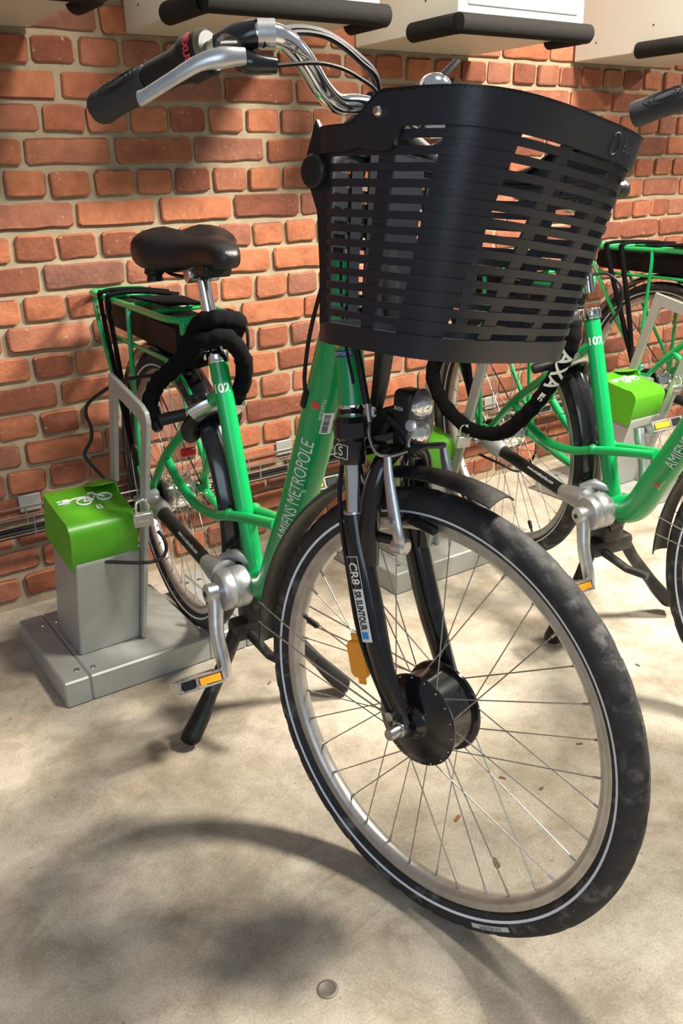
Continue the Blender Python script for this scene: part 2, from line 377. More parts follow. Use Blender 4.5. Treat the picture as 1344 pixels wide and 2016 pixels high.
# ---------------------------------------------------------------- bicycle
YAW = math.radians(4.3)
FW = V((-math.sin(YAW), -math.cos(YAW), 0)); LF = V((math.cos(YAW), -math.sin(YAW), 0))
RH = V((0.045, -0.40, 0)); RHZ = 0.395
AZ, LEAN = math.radians(10.8), math.radians(-4.2)
es = V((math.sin(AZ), -math.cos(AZ), 0)); el = V((math.cos(AZ) * math.cos(LEAN), math.sin(AZ) * math.cos(LEAN), math.sin(LEAN))); eu = es.cross(el)
toL = lambda w: V((w.dot(FW), w.dot(LF), w.z))
FHUB = V((-0.024, -1.48, 0.357))
S = frame(toL(FHUB - RH), toL(es), toL(el), toL(eu))           # steered frame (forward, left, up) with origin at the front hub
RW = T(0, 0, RHZ)
def build_wheel(bike, M, hub_r, hub_l, front):
    nm = 'front' if front else 'rear'
    # tyre with worn tread blocks on the shoulders
    prof = []
    for k in range(20):
        a = 2 * pi * k / 20; prof.append((0.3365 + 0.0238 * math.cos(a), 0.0238 * math.sin(a)))
    def fn(i, j, r, y):
        dr = math.hypot(r - 0.3365, y); a = abs(math.atan2(y, r - 0.3365))
        if 0.25 < a < 1.2 and ((i + (3 if a > 0.6 else 0)) % 8) < 2: return 0.3365 + (r - 0.3365) * 0.87, y * 0.87
        return r, y
    ty = obj('tyre', MB().ring(prof, M, seg=288, fn=fn), 'tyre', bike, 32)
    mb = MB()
    for sg in (-1, 1):
        a0 = math.radians(112)
        pr = []
        for d in (a0 - 0.085, a0 + 0.085):
            pr.append((0.3365 + 0.0239 * math.cos(d), sg * 0.0239 * math.sin(d)))
        for d in (a0 + 0.085, a0 - 0.085):
            pr.append((0.3365 + 0.0225 * math.cos(d), sg * 0.0225 * math.sin(d)))
        mb = MB().ring(pr, M, seg=120)
        obj('reflective_stripe', mb, 'reflex', ty, label='thin white reflective line round the tyre wall')
    # rim
    rp = [(0.3165, -0.0135), (0.3165, 0.0135), (0.311, 0.0138), (0.3095, 0.0132), (0.308, 0.0138), (0.3065, 0.0132), (0.305, 0.0138), (0.3035, 0.0130), (0.298, 0.0095), (0.296, 0.0), (0.298, -0.0095), (0.3035, -0.0130), (0.305, -0.0138), (0.3065, -0.0132), (0.308, -0.0138), (0.3095, -0.0132), (0.311, -0.0138)]
    rim = obj('wheel_rim', MB().ring(rp, M, seg=144), 'rim', bike, 50)
    # spokes: four shapes shared by 36 spokes
    kinds = {}
    for sd in (-1, 1):
        for tr in (-1, 1):
            a = math.radians(5 if front else 5); cross = math.radians(26 if front else 62) * tr
            p0 = V((hub_r * math.cos(cross), sd * hub_l, hub_r * math.sin(cross))); p1 = V((0.299, sd * 0.003, 0))
            d = (p1 - p0).normalized()
            m_ = MB().tube([p0 + V((0, -sd * 0.004, 0)), p0, p0 + d * 0.01, p1 - d * 0.013], 0.00105, 6).tube([p1 - d * 0.014, p1], 0.0021, 6)
            kinds[(sd, tr)] = m_.mesh('spoke', 'spoke', 60)
    for k in range(36):
        sd = -1 if k % 2 else 1; tr = -1 if (k // 2) % 2 else 1
        link('spoke', kinds[(sd, tr)], rim, M @ Mx.Rotation(2 * pi * k / 36 + 0.06, 4, 'Y'))
    va = 2.93 if front else -1.1
    vd = V((math.cos(va), 0, math.sin(va)))
    obj('valve', MB().lathe([(0.003, 0), (0.003, 0.012), (0.005, 0.013), (0.0055, 0.034), (0.004, 0.037)], M @ axis_frame(vd * 0.298, -vd)), 'black', rim)
    return rim, ty

def make_bike():
    B = empty('bicycle', (RH.x, RH.y, 0), (0, 0, math.atan2(FW.y, FW.x)))
    # ---- frame
    mb = MB()
    mb.tube([(0.466, 0, 0.335), (0.3355, 0, 0.79)], 0.0195, 20)
    DTC = [(0.455, 0, 0.338), (0.50, 0, 0.340), (0.548, 0, 0.368), (0.60, 0, 0.452), (0.672, 0, 0.572), (0.744, 0, 0.706), (0.797, 0, 0.812), (0.838, 0, 0.90), (0.858, 0, 0.955)]; DTW = [0.030, 0.0335, 0.0345, 0.034, 0.033, 0.033, 0.033, 0.031, 0.026]
    mb.tube(DTC, DTW, 32, n=6)
    DTP = cr(DTC, 6); DTR = lerp_list(DTW, len(DTP)); DTA = [0.0]
    for k in range(1, len(DTP)): DTA.append(DTA[-1] + (DTP[k] - DTP[k - 1]).length)
    hb, ht = S @ V((-0.186, 0, 0.455)), S @ V((-0.2205, 0, 0.675))
    mb.tube([hb, hb + (ht - hb) * 0.06, hb + (ht - hb) * 0.1, ht - (ht - hb) * 0.1, ht], [0.0235, 0.0235, 0.0215, 0.0215, 0.0225], 24)
    mb.lathe([(0.0235, -0.045), (0.0235, 0.045)], axis_frame((0.466, 0, 0.335), (0, 1, 0)), 24)
    for sd in (-1, 1):
        mb.tube([(0.0, sd * 0.068, 0.418), (0.105, sd * 0.060, 0.528), (0.20, sd * 0.045, 0.605), (0.30, sd * 0.024, 0.685), (0.352, sd * 0.008, 0.725)], [0.0095, 0.0115, 0.012, 0.0125, 0.012], 14, n=4)
        mb.tube([(0.108, sd * 0.060, 0.53), (0.17, sd * 0.056, 0.487), (0.25, sd * 0.046, 0.452), (0.335, sd * 0.035, 0.452), (0.405, sd * 0.029, 0.472), (0.50, sd * 0.020, 0.494), (0.598, sd * 0.011, 0.513)], 0.0112, 14, n=4)
        mb.box((0.05, 0.007, 0.06), T(0.002, sd * 0.069, 0.405), 0.002)
    mb.tube([(0.02, 0.066, 0.388), (0.2, 0.058, 0.362), (0.36, 0.04, 0.345), (0.46, 0.03, 0.338)], 0.011, 12, n=3)
    mb.lathe([(0.008, -0.03), (0.008, 0.03)], axis_frame((0.30, 0, 0.684), (0, 1, 0)), 10)
    mb.ball((0.408, -0.03, 0.476), 0.013).ball((0.408, 0.03, 0.476), 0.013)
    mb.tube([(0.722, -0.012, 0.648), (0.742, -0.02, 0.628)], 0.006, 8)
    fr = obj('frame', mb, 'green', B, 30)
    # white lettering along the down tube (right side)
    A0, A1 = V((0.612, 0, 0.472)), V((0.790, 0, 0.797)); ax = (A1 - A0).normalized(); side = V((0, -1, 0)); top = side.cross(ax) * -1
    def wrap_tube(o, ax, r, ang0, flipped=False):
        q = V((0, -1, 0))                       # right side
        base = min(range(len(DTP)), key=lambda k: (DTP[k] - o).length); t0 = DTA[base] + (o - DTP[base]).dot(ax)
        def fn(x, y, z):
            t = t0 + x; k = 0
            while k < len(DTP) - 2 and DTA[k + 1] < t: k += 1
            f = (t - DTA[k]) / (DTA[k + 1] - DTA[k]); c_ = DTP[k] + (DTP[k + 1] - DTP[k]) * f; tg_ = (DTP[k + 1] - DTP[k]).normalized()
            rr_ = DTR[k] + (DTR[k + 1] - DTR[k]) * f + (r - 0.0332) + 0.0002
            w = tg_.cross(q); a = ang0 - y / rr_
            return c_ + (q * math.cos(a) + w * math.sin(a)) * rr_
        return fn
    mid = (A0 + A1) / 2
    flat('lettering', warp(text('AMIENS METROPOLE', 0.036, 0.76, step=0.003), wrap_tube(mid + ax * -0.006, ax, 0.0338, 0.66)), 'white', fr)
    em = MB().lathe([(0.0075, 0), (0.0075, 0.0004)], seg=8)
    flat('emblem', warp(rect_mb(0.013, 0.013, 2, 4), wrap_tube(mid + ax * 0.196, ax, 0.0338, 0.60)), 'red_print', fr)
    flat('lettering', warp(text('METROPOLE', 0.0085, 0.9, step=0.002), wrap_tube(mid + ax * 0.192, ax, 0.0338, 1.00)), 'white', fr)
    flat('emblem', warp(rect_mb(0.010, 0.012, 2, 4), wrap_tube(mid - ax * 0.194, ax, 0.0338, 0.66)), 'red_print', fr)
    flat('lettering', warp(text('METROPOLE', 0.0075, 0.8, step=0.002), wrap_tube(mid - ax * 0.190, ax, 0.0338, 0.98)), 'white', fr)
    # barcode sticker
    bo = mid + ax * 0.165
    flat('barcode_sticker', warp(rect_mb(0.044, 0.020, 1, 8), wrap_tube(bo, ax, 0.0336, 1.38)), 'white', fr)
    bars = MB(); x = -0.018
    rr = random.Random(5)
    while x < 0.018:
        w_ = rr.choice((0.0006, 0.001, 0.0016)); k = rect_mb(w_, 0.011, 1, 6); k.v = [(p[0] + x, p[1] + 0.002, 0.0) for p in k.v]; bars.add(k.v, k.f); x += w_ + rr.choice((0.0007, 0.0012))
    wf = wrap_tube(bo, ax, 0.0341, 1.38); flat('barcode', warp(bars, wf), 'black', fr)
    # head tube sticker
    hax = (ht - hb).normalized(); hq = V((0.45, -0.893, 0)); hq = (hq - hax * hq.dot(hax)).normalized(); hw = hax.cross(hq)
    def hwrap(h, a0, r=0.0219):
        def fn(x, y, z):
            a = a0 + x / r
            return hb + hax * (h + y) + (hq * math.cos(a) + hw * math.sin(a)) * r
        return fn
    flat('sticker', warp(rect_mb(0.034, 0.010, 10, 1), hwrap(0.082, 0.0)), 'blue_print', fr)
    flat('lettering', warp(text('BUSCYCLETTE', 0.0068, 0.72), hwrap(0.082, 0.0, 0.0222)), 'white', fr)
    for dx in (-0.009, 0.009):
        rg = MB(); n_ = 20
        for k in range(n_):
            a = 2 * pi * k / n_; rg.v += [(dx + 0.0045 * math.cos(a), 0.0045 * math.sin(a), 0), (dx + 0.0085 * math.cos(a), 0.0085 * math.sin(a), 0)]
        for k in range(n_): rg.f.append((2 * k, 2 * k + 1, (2 * k + 3) % (2 * n_), (2 * k + 2) % (2 * n_)))
        flat('sticker', warp(rg, hwrap(0.099, 0.0)), 'orange_print', fr)
    # seat tube number
    sax = (V((0.3355, 0, 0.79)) - V((0.466, 0, 0.335))).normalized(); sq = V((0.84, -0.54, 0)); sq = (sq - sax * sq.dot(sax)).normalized(); sw = sax.cross(sq)
    def swrap(x, y, z):
        a = x / 0.0195; return V((0.3515, 0, 0.733)) + sax * y + (sq * math.cos(a) + sw * math.sin(a)) * 0.0201
    flat('lettering', warp(text('102', 0.027, 0.95, bold=0.0006), swrap), 'white', fr)
    # cable port on the down tube
    obj('cable_port', MB().box((0.036, 0.013, 0.012), frame(V((0.788, -0.0325, 0.806)), ax, V((0, -1, 0)).cross(ax), V((0, -1, 0))) , 0.004, 2), 'black', fr)
    # ---- saddle and post
    post = obj('seatpost', MB().tube([(0.345, 0, 0.76), (0.281, 0, 0.968)], 0.0150, 18), 'chrome', B)
    col = obj('seat_clamp', MB().lathe([(0.0225, -0.012), (0.0235, -0.010), (0.0235, 0.010), (0.0225, 0.012)], axis_frame((0.334, 0, 0.797), sax), 20).box((0.018, 0.02, 0.02), T(0.305, -0.012, 0.797), 0.003), 'chrome', B)
    rings = []
    secs = [(0.112, 0.030, 1.018, 0.030), (0.122, 0.070, 1.034, 0.055), (0.150, 0.104, 1.048, 0.086), (0.190, 0.116, 1.053, 0.094), (0.230, 0.106, 1.048, 0.088), (0.270, 0.080, 1.038, 0.072), (0.310, 0.056, 1.034, 0.064), (0.350, 0.042, 1.034, 0.058), (0.390, 0.035, 1.032, 0.052), (0.420, 0.029, 1.026, 0.046), (0.438, 0.020, 1.016, 0.034), (0.445, 0.008, 1.006, 0.014)]
    for s_, hw_, zt, th in secs:
        rg = []
        for k in range(28):
            a = 2 * pi * k / 28; ca, sa = math.cos(a), math.sin(a); e = 0.72
            y = hw_ * math.copysign(abs(ca) ** e, ca); z = math.copysign(abs(sa) ** e, sa) * th / 2
            dip = 0.012 * math.exp(-(y / 0.022) ** 2) if (sa > 0 and hw_ > 0.06) else 0
            rg.append((s_, y, zt - th / 2 + z - dip))
        rings.append(rg)
    sd_ = obj('saddle', MB().loft(rings), 'saddle_vinyl', B, 60)
    for sg in (-1, 1):
        obj('saddle_rail', MB().tube([(0.165, sg * 0.05, 0.972), (0.20, sg * 0.035, 0.955), (0.30, sg * 0.022, 0.957), (0.40, sg * 0.012, 0.985)], 0.004, 8, n=4), 'black', sd_)
        obj('saddle_spring', MB().lathe([(0.024, -0.012), (0.024, 0.012), (0.019, 0.016), (0.022, 0.028), (0.016, 0.034), (0.018, 0.045)], axis_frame((0.160, sg * 0.060, 0.985), (0, 0, -1)), 16), 'black', sd_)
    obj('saddle_bracket', MB().box((0.06, 0.06, 0.03), T(0.345, 0, 0.975), 0.006), 'black', sd_)
    obj('saddle_clamp', MB().lathe([(0.017, -0.034), (0.019, -0.03), (0.019, -0.014), (0.014, -0.012), (0.014, 0.012), (0.019, 0.014), (0.019, 0.03), (0.017, 0.034)], axis_frame((0.282, 0, 0.962), (0, 1, 0)), 16), 'steel', sd_)
    # ---- rear rack
    zr = 0.868
    mb = MB()
    mb.tube([(0.27, -0.052, zr), (0.20, -0.070, zr), (-0.05, -0.072, zr), (-0.32, -0.072, zr - 0.004), (-0.372, -0.055, zr - 0.004), (-0.385, 0, zr - 0.004), (-0.372, 0.055, zr - 0.004), (-0.32, 0.072, zr - 0.004), (-0.05, 0.072, zr), (0.20, 0.070, zr), (0.27, 0.052, zr), (0.275, 0, zr)], 0.0078, 10, n=4, closed=True)
    for sx in (-0.27, -0.23, -0.05, 0.10): mb.tube([(sx, -0.070, zr - 0.002), (sx, 0.070, zr - 0.002)], 0.005, 8)
    mb.box((0.016, 0.11, 0.035), T(0.275, 0, zr - 0.016), 0.006)
    for sg in (-1, 1):
        mb.tube([(-0.02, sg * 0.074, zr), (-0.015, sg * 0.078, 0.80), (-0.02, sg * 0.085, 0.55), (-0.015, sg * 0.084, 0.43)], 0.0062, 8, n=3)
        mb.tube([(-0.30, sg * 0.073, zr), (-0.285, sg * 0.078, 0.80), (-0.06, sg * 0.085, 0.50), (-0.025, sg * 0.084, 0.43)], 0.0062, 8, n=3)
        mb.tube([(0.23, sg * 0.045, 0.765), (0.15, sg * 0.064, 0.775), (-0.02, sg * 0.072, 0.778), (-0.28, sg * 0.072, 0.775)], 0.0055, 8, n=3)
    mb.tube([(0.23, -0.045, 0.765), (0.245, 0, 0.765), (0.23, 0.045, 0.765)], 0.005, 8, n=3)
    mb.tube([(0.18, -0.05, 0.765), (0.21, -0.04, 0.74), (0.235, -0.03, 0.70)], 0.0045, 8, n=3)
    mb.box((0.008, 0.03, 0.05), T(0.17, -0.045, 0.745), 0.002)
    rack = obj('luggage_rack', mb, 'green', B)
    mb = MB(); poly = [(0.235, 0.785), (0.25, 0.80), (0.255, 0.855), (-0.27, 0.862), (-0.30, 0.85), (-0.305, 0.80), (-0.28, 0.788)]
    mb.prism(poly, -0.055, 0.055, frame((0, 0, 0), (1, 0, 0), (0, 0, 1), (0, -1, 0)), 0.008)
    bat = obj('battery', mb, 'battery', B)
    obj('battery_latch', MB().tube([(0.256, -0.04, 0.79), (0.268, -0.02, 0.79), (0.268, 0.02, 0.79), (0.256, 0.04, 0.79)], 0.007, 8).tube([(0.256, -0.04, 0.80), (0.266, -0.02, 0.802), (0.266, 0.02, 0.802), (0.256, 0.04, 0.80)], 0.004, 8), 'black', bat)
    for sx, w_ in ((-0.22, 0.018), (-0.15, 0.018)):
        mb = MB(); pth = [(-0.045, -0.090, 0.47), (sx * 0.6, -0.088, 0.66), (sx, -0.083, 0.85), (sx, -0.074, 0.881), (sx + 0.02, 0, 0.884), (sx + 0.12, 0.05, 0.884)]
        mb.tube(pth, 0.012, 8, n=5, flat=0.45, ref=(1, 0, 0)); obj('elastic_strap', mb, 'fabric', B)
    obj('strap_hook', MB().ball((-0.042, -0.090, 0.50), 0.02, sc=(0.8, 0.5, 1.5)), 'black', B)
    mb = MB(); mb.prism([(-0.10, -0.05), (0.10, -0.03), (0.12, 0.05), (-0.02, 0.055)], 0, 0.006, T(0.02, 0, 0.878), 0.002); obj('rubber_mat', mb, 'fabric', B)
    # ---- rear fender
    def fender(M, R, a0, a1, w=0.030, sag=0.012):
        pr = []
        for k in range(7):
            t = -1 + k / 3; pr.append((R - sag * t * t, w * t))
        for k in range(6, -1, -1):
            t = -1 + k / 3; pr.append((R - 0.0025 - sag * t * t, w * t * 0.96))
        return MB().ring(pr, M, a0, a1, 60)
    obj('rear_fender', fender(RW, 0.388, math.radians(-14), math.radians(208)), 'black_gloss', B, 60)
    for sg in (-1, 1): obj('fender_stay', MB().tube([(0, sg * 0.062, 0.40), (-0.25, sg * 0.034, 0.66)], 0.0022, 6), 'black', B)
    build_wheel(B, RW, 0.043, 0.024, False)
    # ---- rear hub, shaft drive, cranks
    obj('rear_hub', MB().lathe([(0.030, -0.050), (0.043, -0.046), (0.045, -0.030), (0.045, -0.027), (0.036, -0.024), (0.038, -0.010), (0.038, 0.018), (0.045, 0.022), (0.045, 0.027), (0.030, 0.034), (0.010, 0.055), (0.006, 0.085)], T(0, 0, RHZ) @ axis_frame((0, 0, 0), (0, 1, 0)), 32), 'chrome', B)
    mb = MB(); mb.lathe([(0.052, -0.004), (0.055, 0), (0.05, 0.006)], axis_frame((0, -0.052, RHZ), (0, 1, 0)), 32); obj('hub_disc', mb, 'black', B)
    mb = MB(); mb.box((0.062, 0.034, 0.056), T(0.012, -0.080, RHZ + 0.004), 0.008, 2); mb.tube([(0.02, -0.078, RHZ - 0.002), (0.07, -0.075, RHZ - 0.012), (0.088, -0.073, RHZ - 0.015)], [0.024, 0.026, 0.021], 18)
    mb.lathe([(0.010, 0), (0.009, 0.02), (0.006, 0.022)], axis_frame((0.0, -0.097, RHZ + 0.004), (0, -1, 0)), 12)
    obj('gear_housing', mb, 'cast_alloy', B)
    p0, p1 = V((0.085, -0.073, RHZ - 0.015)), V((0.355, -0.066, 0.347))
    sh = obj('drive_shaft_tube', MB().tube([p0, p0 + (p1 - p0) * 0.1, p1], [0.018, 0.0165, 0.0165], 18), 'black', B)
    d = (p1 - p0).normalized(); q = V((0, -1, 0)); q = (q - d * q.dot(d)).normalized(); w = d.cross(q)
    flat('lettering', warp(text('www.arcadecycles.com', 0.0125, 0.92, step=0.002), lambda x, y, z: p0 + (p1 - p0) * 0.66 + d * x + (q * math.cos(0.85 + y / 0.0165) - w * math.sin(0.85 + y / 0.0165)) * 0.0169), 'white', sh)
    bbx, bbz = 0.466, 0.335
    mb = MB(); mb.lathe([(0.040, 0.028), (0.0445, 0.034), (0.0445, 0.062), (0.043, 0.064), (0.0445, 0.066), (0.0445, 0.084), (0.040, 0.090), (0.018, 0.092)], axis_frame((bbx, 0, bbz), (0, -1, 0)), 40)
    mb.tube([(0.345, -0.066, 0.349), (0.39, -0.064, 0.350), (0.435, -0.060, 0.352)], [0.019, 0.026, 0.034], 18)
    mb.tube([(0.40, -0.055, 0.375), (0.425, -0.03, 0.388), (0.455, -0.010, 0.380)], [0.010, 0.014, 0.010], 10, n=3)
    obj('crank_gear_case', mb, 'cast_alloy', B)
    def crank(sg, top_end):
        """sg -1 right. arm from the spindle to the pedal"""
        y0 = sg * 0.100; a = V((bbx, y0, bbz)); e = V(top_end)
        dr = (e - a).normalized(); mb = MB()
        mb.tube([a - dr * 0.010, a, a + dr * 0.03, a + (e - a) * 0.5 + V((0, sg * 0.006, 0)), e - dr * 0.02, e + dr * 0.008], [0.015, 0.0185, 0.0175, 0.0155, 0.015, 0.013], 12, n=3, flat=1.0, ref=V((0, 1, 0)).cross(dr))
        mb.lathe([(0.016, -0.016), (0.0205, -0.013), (0.0205, 0.016), (0.015, 0.021)], axis_frame(a, (0, sg, 0)), 24)
        ca = obj('crank_arm', mb, 'alloy', B)
        obj('spindle_cap', MB().lathe([(0.006, 0), (0.006, 0.002)], axis_frame(a + V((0, sg * 0.0205, 0)), (0, sg, 0)), 14), 'black', ca)
        # pedal: alloy cage with amber reflectors
        PM = T(*(e + V((0, sg * 0.062, 0)))) @ Mx.Rotation(math.radians(-28), 4, 'Y'); mb = MB()
        for dx in (-0.034, 0.034):
            for dz in (-0.0115, 0.0115): mb.box((0.006, 0.098, 0.004), PM @ T(dx, 0, dz), 0.001)
            mb.box((0.006, 0.006, 0.026), PM @ T(dx, sg * 0.010, 0), 0.001)
        for dy in (-0.047, 0.047): mb.box((0.074, 0.005, 0.026), PM @ T(0, dy, 0), 0.002)
        pd = obj('pedal', mb, 'alloy', B)
        mb = MB(); mb.tube([(0, -sg * 0.062, 0), (0, sg * 0.045, 0)], 0.009, 12, M=PM); mb.box((0.05, 0.05, 0.016), PM, 0.004); obj('pedal_axle', mb, 'black', pd)
        for dx in (-1, 1):
            obj('reflector', MB().box((0.005, 0.046, 0.015), PM @ T(dx * 0.035, -sg * 0.018, 0), 0.001), 'amber', pd)
            obj('pedal_block', MB().box((0.004, 0.026, 0.018), PM @ T(dx * 0.033, sg * 0.028, 0), 0.001), 'black', pd)
    crank(-1, (0.522, -0.112, 0.172))
    crank(1, (0.412, 0.112, 0.498))
    # ---- double kickstand
    mb = MB(); mb.box((0.06, 0.07, 0.085), T(0.445, 0, 0.255), 0.014, 2); mb.box((0.05, 0.13, 0.045), T(0.452, 0, 0.225), 0.012, 2); mb.tube([(0.455, -0.02, 0.29), (0.46, 0.02, 0.305)], 0.03, 10)
    st = obj('kickstand', mb, 'black_dirty', B)
    for sg in (-1, 1):
        ft = V((0.492, sg * 0.190, 0.024))
        mb = MB(); mb.tube([(0.452, sg * 0.050, 0.228), (0.460, sg * 0.085, 0.165), (0.475, sg * 0.135, 0.095)], [0.0165, 0.0155, 0.0155], 12, n=4)
        obj('stand_leg', mb, 'black_dirty', st)
        mb = MB(); mb.tube([(0.472, sg * 0.128, 0.106), (0.482, sg * 0.158, 0.062), ft, ft + V((0.006, sg * 0.010, -0.006))], [0.0185, 0.0245, 0.027, 0.017], 14, n=4, flat=0.72, ref=(1, 0, 0))
        obj('stand_foot', mb, 'black', st)
    mb = MB(); mb.tube([(0.45, -0.03, 0.22), (0.55, -0.02, 0.20), (0.60, 0.0, 0.197)], [0.012, 0.010, 0.010], 10); obj('stand_lever', mb, 'black_dirty', st)
    # ---- ring lock round the rear tyre
    RL = frame((0.262, 0, 0.632), (0, 1, 0), V((0.66, 0, 0.75)), V((0.75, 0, -0.66)))
    mb = MB()
    pr = []
    pts = [(0.052 * math.cos(a), 0.010 + 0.060 * math.sin(a), 0) for a in [math.radians(x) for x in range(-50, 231, 14)]]
    mb.tube(pts, 0.0125, 10, M=RL, flat=1.5); obj('ring_lock', mb, 'black', B)
    mb = MB(); mb.tube([(-0.050, 0.052, -0.002), (-0.022, 0.076, -0.002), (0.0, 0.082, -0.002), (0.022, 0.076, -0.002), (0.050, 0.052, -0.002)], 0.017, 12, M=RL, n=3, flat=1.5)
    obj('lock_cover', mb, 'steel', B)
    obj('lock_plug', MB().lathe([(0.013, 0), (0.013, 0.055), (0.010, 0.06)], axis_frame((0.280, -0.060, 0.672), (-0.28, -0.94, -0.16)), 14), 'black', B)
    obj('rear_reflector', MB().box((0.012, 0.036, 0.020), T(0.195, -0.034, 0.560), 0.004), 'red', B)
    # ---- front wheel
    frim, fty = build_wheel(B, S, 0.068, 0.031, True)
    mb = MB(); mb.lathe([(0.020, -0.056), (0.024, -0.046), (0.028, -0.042), (0.032, -0.041), (0.056, -0.040), (0.064, -0.036), (0.073, -0.034), (0.0745, -0.032), (0.073, -0.028), (0.066, -0.026), (0.066, 0.026), (0.073, 0.028), (0.0745, 0.032), (0.073, 0.034), (0.064, 0.036), (0.056, 0.040), (0.024, 0.044), (0.020, 0.056)], S @ axis_frame((0, 0, 0), (0, 1, 0)), 48)
    hub = obj('hub_motor', mb, 'black_gloss', B, 30)
    mb = MB()
    for k in range(18):
        a = 2 * pi * k / 18
        for sg in (-1, 1): mb.ball((0.0700 * math.cos(a), sg * 0.0345, 0.0700 * math.sin(a)), 0.0018, S, seg=6)
    obj('spoke_head', mb, 'steel', hub)
    obj('axle_nut', MB().lathe([(0.0125, 0), (0.0125, 0.008), (0.0095, 0.009), (0.0095, 0.028), (0.008, 0.031)], S @ axis_frame((0, -0.066, 0), (0, -1, 0)), 18), 'steel', B)
    obj('axle_nut', MB().lathe([(0.0125, 0), (0.0125, 0.008), (0.0095, 0.009), (0.0095, 0.024)], S @ axis_frame((0, 0.066, 0), (0, 1, 0)), 18), 'steel', B)
    # wheel reflector on the spokes (right side)
    ra = math.radians(160); rc = V((0.150 * math.cos(ra), -0.017, 0.150 * math.sin(ra)))
    RF = frame(rc, V((math.cos(ra), 0.06, math.sin(ra))), V((0, -1, 0)), V((-math.sin(ra), 0, math.cos(ra))))
    RF = S @ frame(V((-0.137, -0.020, 0.046)), V((0.28, 0, -0.96)), V((0.96, 0, 0.28)), V((0, -1, 0)))
    mb = MB(); mb.prism([(-0.032, -0.012), (-0.024, -0.019), (0.024, -0.019), (0.032, -0.012), (0.032, 0.012), (0.024, 0.019), (-0.024, 0.019), (-0.032, 0.012)], -0.005, 0.006, RF, 0.002); mb.box((0.088, 0.017, 0.005), RF, 0.002)
    obj('spoke_reflector', mb, 'amber', frim)
    # tyre label
    def tl(x, y, z):
        a = -1.07 + x / 0.345; rr_ = 0.3365; b = math.radians(86) - y / 0.024
        r = rr_ + 0.0241 * math.cos(b); return S @ V((r * math.cos(a), -0.0241 * math.sin(b), r * math.sin(a)))
    flat('tyre_label', warp(rect_mb(0.076, 0.008, 16, 2), tl), 'label_foil', fty)
    flat('lettering', warp(text('ENERGIZER PLUS', 0.007, 0.85), lambda x, y, z: S @ (lambda a, b: V(((0.3365 + 0.0244 * math.cos(b)) * math.cos(a), -0.0244 * math.sin(b), (0.3365 + 0.0244 * math.cos(b)) * math.sin(a))))(-1.07 + x / 0.345, math.radians(86) - y / 0.024)), 'black', fty)
    # ---- suspension fork
    mb = MB()
    mb.lathe([(0.026, -0.052), (0.034, -0.046), (0.036, -0.030), (0.029, -0.012), (0.0245, -0.001)], S @ axis_frame((-0.186, 0, 0.455), (-0.154, 0, 0.988)), 24)
    mb.box((0.052, 0.120, 0.034), S @ T(-0.150, 0, 0.408), 0.012, 2)
    for sg in (-1, 1):
        mb.lathe([(0.019, 0), (0.0205, 0.006), (0.0205, 0.034), (0.026, 0.040), (0.0265, 0.062), (0.020, 0.070)], S @ axis_frame((-0.127, sg * 0.060, 0.388), (-0.10, 0, 0.995)), 20)
    fk = obj('fork_crown', mb, 'black_gloss', B)
    obj('headset_ring', MB().lathe([(0.0245, -0.002), (0.0250, 0.0), (0.0245, 0.003)], S @ axis_frame((-0.186, 0, 0.456), (-0.154, 0, 0.988)), 24), 'chrome', B)
    cm = MB(); cm.add(*(lambda t: (t.v, t.f))(text('S', 0.018, 1.1)))
    LG = S @ frame(V((-0.1295 - 0.002, -0.060 - 0.0208, 0.408)), V((1, 0, 0)), V((0, 0, 1)), V((0, -1, 0)))
    flat('crown_logo', warp(text('S', 0.020, 1.1), lambda x, y, z: LG @ V((x, y, 0.0006))), 'white', fk)
    rg = MB(); rg.tube([(-0.013, -0.010, 0), (0.013, -0.010, 0), (0.013, 0.010, 0), (-0.007, 0.010, 0), (-0.013, 0.004, 0)], 0.0009, 4, closed=True); rg.v = [tuple(LG @ V(p)) for p in rg.v]; obj('crown_logo', rg, 'white', fk)
    for sg in (-1, 1):
        obj('stanchion', MB().lathe([(0.0140, 0), (0.0140, 0.10)], S @ axis_frame((-0.1165, sg * 0.060, 0.292), (-0.10, 0, 0.995)), 20), 'chrome', B)
        mb = MB()
        mb.tube([(-0.1185, sg * 0.060, 0.312), (-0.108, sg * 0.062, 0.270), (-0.094, sg * 0.063, 0.225), (-0.076, sg * 0.064, 0.170), (-0.056, sg * 0.066, 0.115), (-0.034, sg * 0.067, 0.065), (-0.010, sg * 0.064, 0.018), (-0.002, sg * 0.061, -0.004)], [0.0185, 0.020, 0.0225, 0.0235, 0.0225, 0.021, 0.020, 0.016], 16, M=S, n=4, flat=[0.95, 0.9, 0.8, 0.75, 0.7, 0.55, 0.35, 0.3], ref=(1, 0, 0))
        mb.tube([(-0.088, sg * 0.060, 0.24), (-0.090, sg * 0.060, 0.30), (-0.088, sg * 0.056, 0.355), (-0.084, sg * 0.044, 0.392), (-0.082, sg * 0.02, 0.409), (-0.082, 0, 0.412)], [0.018, 0.0185, 0.018, 0.017, 0.015, 0.014], 12, M=S, n=4, flat=0.7, ref=(1, 0, 0))
        mb.lathe([(0.016, 0), (0.016, 0.010)], S @ axis_frame((0, sg * 0.056, 0), (0, sg, 0)), 18)
        mb.lathe([(0.008, 0), (0.008, 0.052)], S @ axis_frame((-0.075, sg * 0.054, 0.285), (1, -sg * 0.05, 0.05)), 12)
        lg = obj('fork_leg', mb, 'black_gloss', B, 60)
        obj('stanchion_seal', MB().lathe([(0.0172, 0), (0.0178, 0.002), (0.0172, 0.004)], S @ axis_frame((-0.1190, sg * 0.060, 0.3115), (-0.10, 0, 0.995)), 20), 'alloy', lg)
